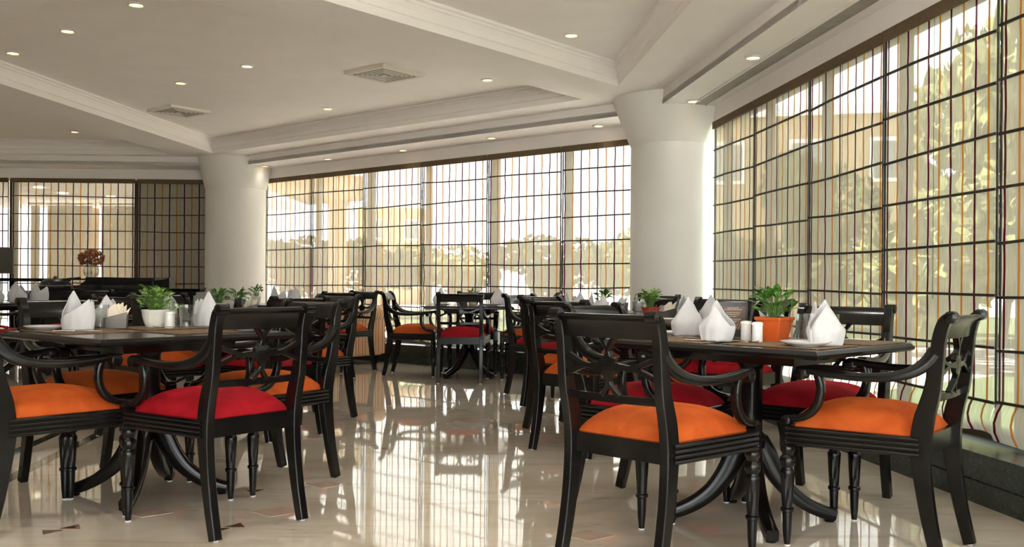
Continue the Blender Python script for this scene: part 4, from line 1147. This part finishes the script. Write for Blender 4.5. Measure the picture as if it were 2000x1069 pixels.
for x, y, h, wd, var, lab in ((-6.4, 27.0, 2.5, 4.4, 0, 'green shrub tree seen through the second far blind'), (-3.9, 28.5, 2.5, 4.2, 2, 'low green tree at left foot of the beige building'), (-1.6, 27.5, 2.4, 4.2, 1, 'low green tree at right foot of the beige building'), (1.0, 25.5, 2.5, 3.8, 0, 'round green tree behind the fourth far blind'),
                       (3.3, 23, 2.9, 3.2, 1, 'tallest green tree beyond the fifth far blind'), (5.0, 20.5, 2.3, 3.0, 2, 'green tree beside the right column, beyond the sixth far blind'), (3.0, 29.5, 2.8, 4.0, 0, 'green tree behind the tallest one beyond the far blinds'), (-10.5, 31, 2.8, 4.5, 1, 'green tree behind the first far blind'),
                       (7.6, 22.5, 4.6, 4.0, 0, 'leafy tree behind the first right blinds'), (9.0, 17.4, 6.6, 5.0, 1, 'tall olive tree behind the middle right blinds'), (8.6, 12.0, 6.8, 5.0, 1, 'tall leafy tree behind the fourth right blind'),
                       (8.4, 6.6, 6.6, 5.0, 1, 'tall olive tree behind the right edge of the picture'), (13.5, 22.0, 8.0, 6.0, 1, 'tallest olive tree far behind the right blinds')):
    tree(x, y, h, wd, var, lab)
for i, (x, y, h, wd, lab) in enumerate(((6.3, 4.6, 1.7, 4.2, 'low shrub outside, behind the nearest right blinds'), (6.6, 8.4, 2.9, 4.4, 'low shrub at the foot of the olive tree at the picture edge'), (7.0, 12.2, 3.0, 4.4, 'low shrub behind the fourth right blind'), (7.6, 16.0, 2.8, 4.4, 'low shrub behind the third right blind'), (8.4, 20.2, 2.2, 4.4, 'low shrub behind the second right blind'), (8.8, 26.0, 2.6, 5.0, 'low shrub farthest away behind the right blinds'))):
    t = thing('shrub', lab, 'shrub', (x, y, -.1), i*1.1, 'shrubs outside the right wall')
    c = place('foliage', CROWN[(1, 0, 1)[i % 3]], t, (0, 0, h*.48)); c.scale = (wd/2, wd/2, h*.55); tag(c, kind='stuff')
    for k in range(3): MB().sweep([(.1*k-.1, 0, 0), (.3*k-.3, .1, h*.4)], (1, 0, 0), .05, .05).build('stem', M['bark'], t)
def house(name, label, x, y, rz, sx, sy, h, cols, rows):
    t = thing(name, label, 'building', (x, y, -.1), rz)
    MB().box((-sx/2, -sy/2, 0), (sx/2, sy/2, h)).build('walls', M['beige_stone'], t); MB().box((-sx/2-.2, -sy/2-.2, h), (sx/2+.2, sy/2+.2, h+.35)).build('parapet', M['plaster'], t)
    for r in range(rows):
        for c in range(cols):
            xc = -sx/2+(c+.5)*sx/cols; zc = h*(r+.55)/rows
            w_ = MB().box((xc-sx/cols*.22, -sy/2-.06, zc-h/rows*.22), (xc+sx/cols*.22, -sy/2+.02, zc+h/rows*.22)).build('window_frame', M['plaster'], t)
            MB().box((xc-sx/cols*.18, -sy/2-.08, zc-h/rows*.18), (xc+sx/cols*.18, -sy/2-.055, zc+h/rows*.18)).build('window_pane', M['facade_glass'], w_)
house('building', 'beige building far beyond the far window', -6.4, 50, .2, 3.6, 3.5, 4.9, 2, 2)
house('building', 'beige building beyond the right-hand blinds', 11.0, 36, -.25, 8, 6, 7.0, 3, 2)
# covered entrance left of the far window
pc = thing('entrance_canopy', 'beige entrance canopy outside the first far blinds', 'canopy', (-7.2, 23.0, -.1), math.radians(-40))
MB().box((-3.2, -2.2, 3.1), (2.4, 2.6, 3.7)).build('roof_slab', M['beige_stone'], pc)
for x, y in ((1.9, -1.8), (-2.7, -1.8), (1.9, 2.2)): MB().lathe([(.28, 0), (.28, .25), (.22, .28), (.22, 2.9), (.3, 3.1)], 20, (x, y, 0)).build('pillar', M['beige_stone'], pc, smooth=40)
# veranda behind the left blinds
vc = thing('veranda', 'white veranda ceiling and lamps behind the left blinds', 'veranda', (-7.6, 17.5, -.1))
MB().box((-4.4, -3.3, 2.55), (3.4, 1.9, 2.65)).build('veranda_ceiling', M['plaster'], vc)
for x, y in ((.10, -2.5), (.0, -1.5), (.56, -.9)): MB().lathe([(.08, 2.53), (.08, 2.55)], 20, (x, y, 0)).build('veranda_lamp', M['porch_lamp'], vc)
MB().box((-4.4, -3.3, 0), (3.4, 1.9, .08)).build('veranda_floor', M['beige_stone'], vc)
MB().box((-4.4, -3.3, .08), (-4.2, 1.9, 2.55)).build('shade_wall', M['beige_stone'], vc)  # unseen wall added to keep outside light off the veranda
def curtain(x0, x1, y, label):
    mb = MB(); n = 40
    for i in range(n+1):
        u = i/n
        for z in (0.02, 1.3, 2.33): mb.v.append(((x1-x0)*(u-.5), .05*math.sin(u*(x1-x0)*26), z))
    for i in range(n):
        for k in range(2): b = i*3+k; mb.f.append((b, b+3, b+4, b+1))
    t = thing('curtain', label, 'curtain', ((x0+x1)/2, y, 0), 0, 'white veranda curtains'); o = mb.build('drape', M['curtain'], t, smooth=180); solid(o, .01)
    MB().sweep([(-(x1-x0)/2-.03, 0, 2.36), ((x1-x0)/2+.03, 0, 2.36)], (0, 1, 0), .03, .03).build('curtain_rail', M['steel'], t)
curtain(-11.2, -9.32, 17.2, 'white curtain panel behind the blind at the left frame edge')
curtain(-8.74, -8.56, 17.2, 'narrowest white curtain strip on the veranda, between two bright gaps')
curtain(-8.44, -7.66, 17.2, 'white curtain panel left of the dried flowers')
curtain(-7.46, -5.9, 17.2, 'wide white curtain panel behind the dried flowers')
curtain(-5.85, -4.5, 17.1, 'white curtain panel beside the left column, seen through the wide blind')
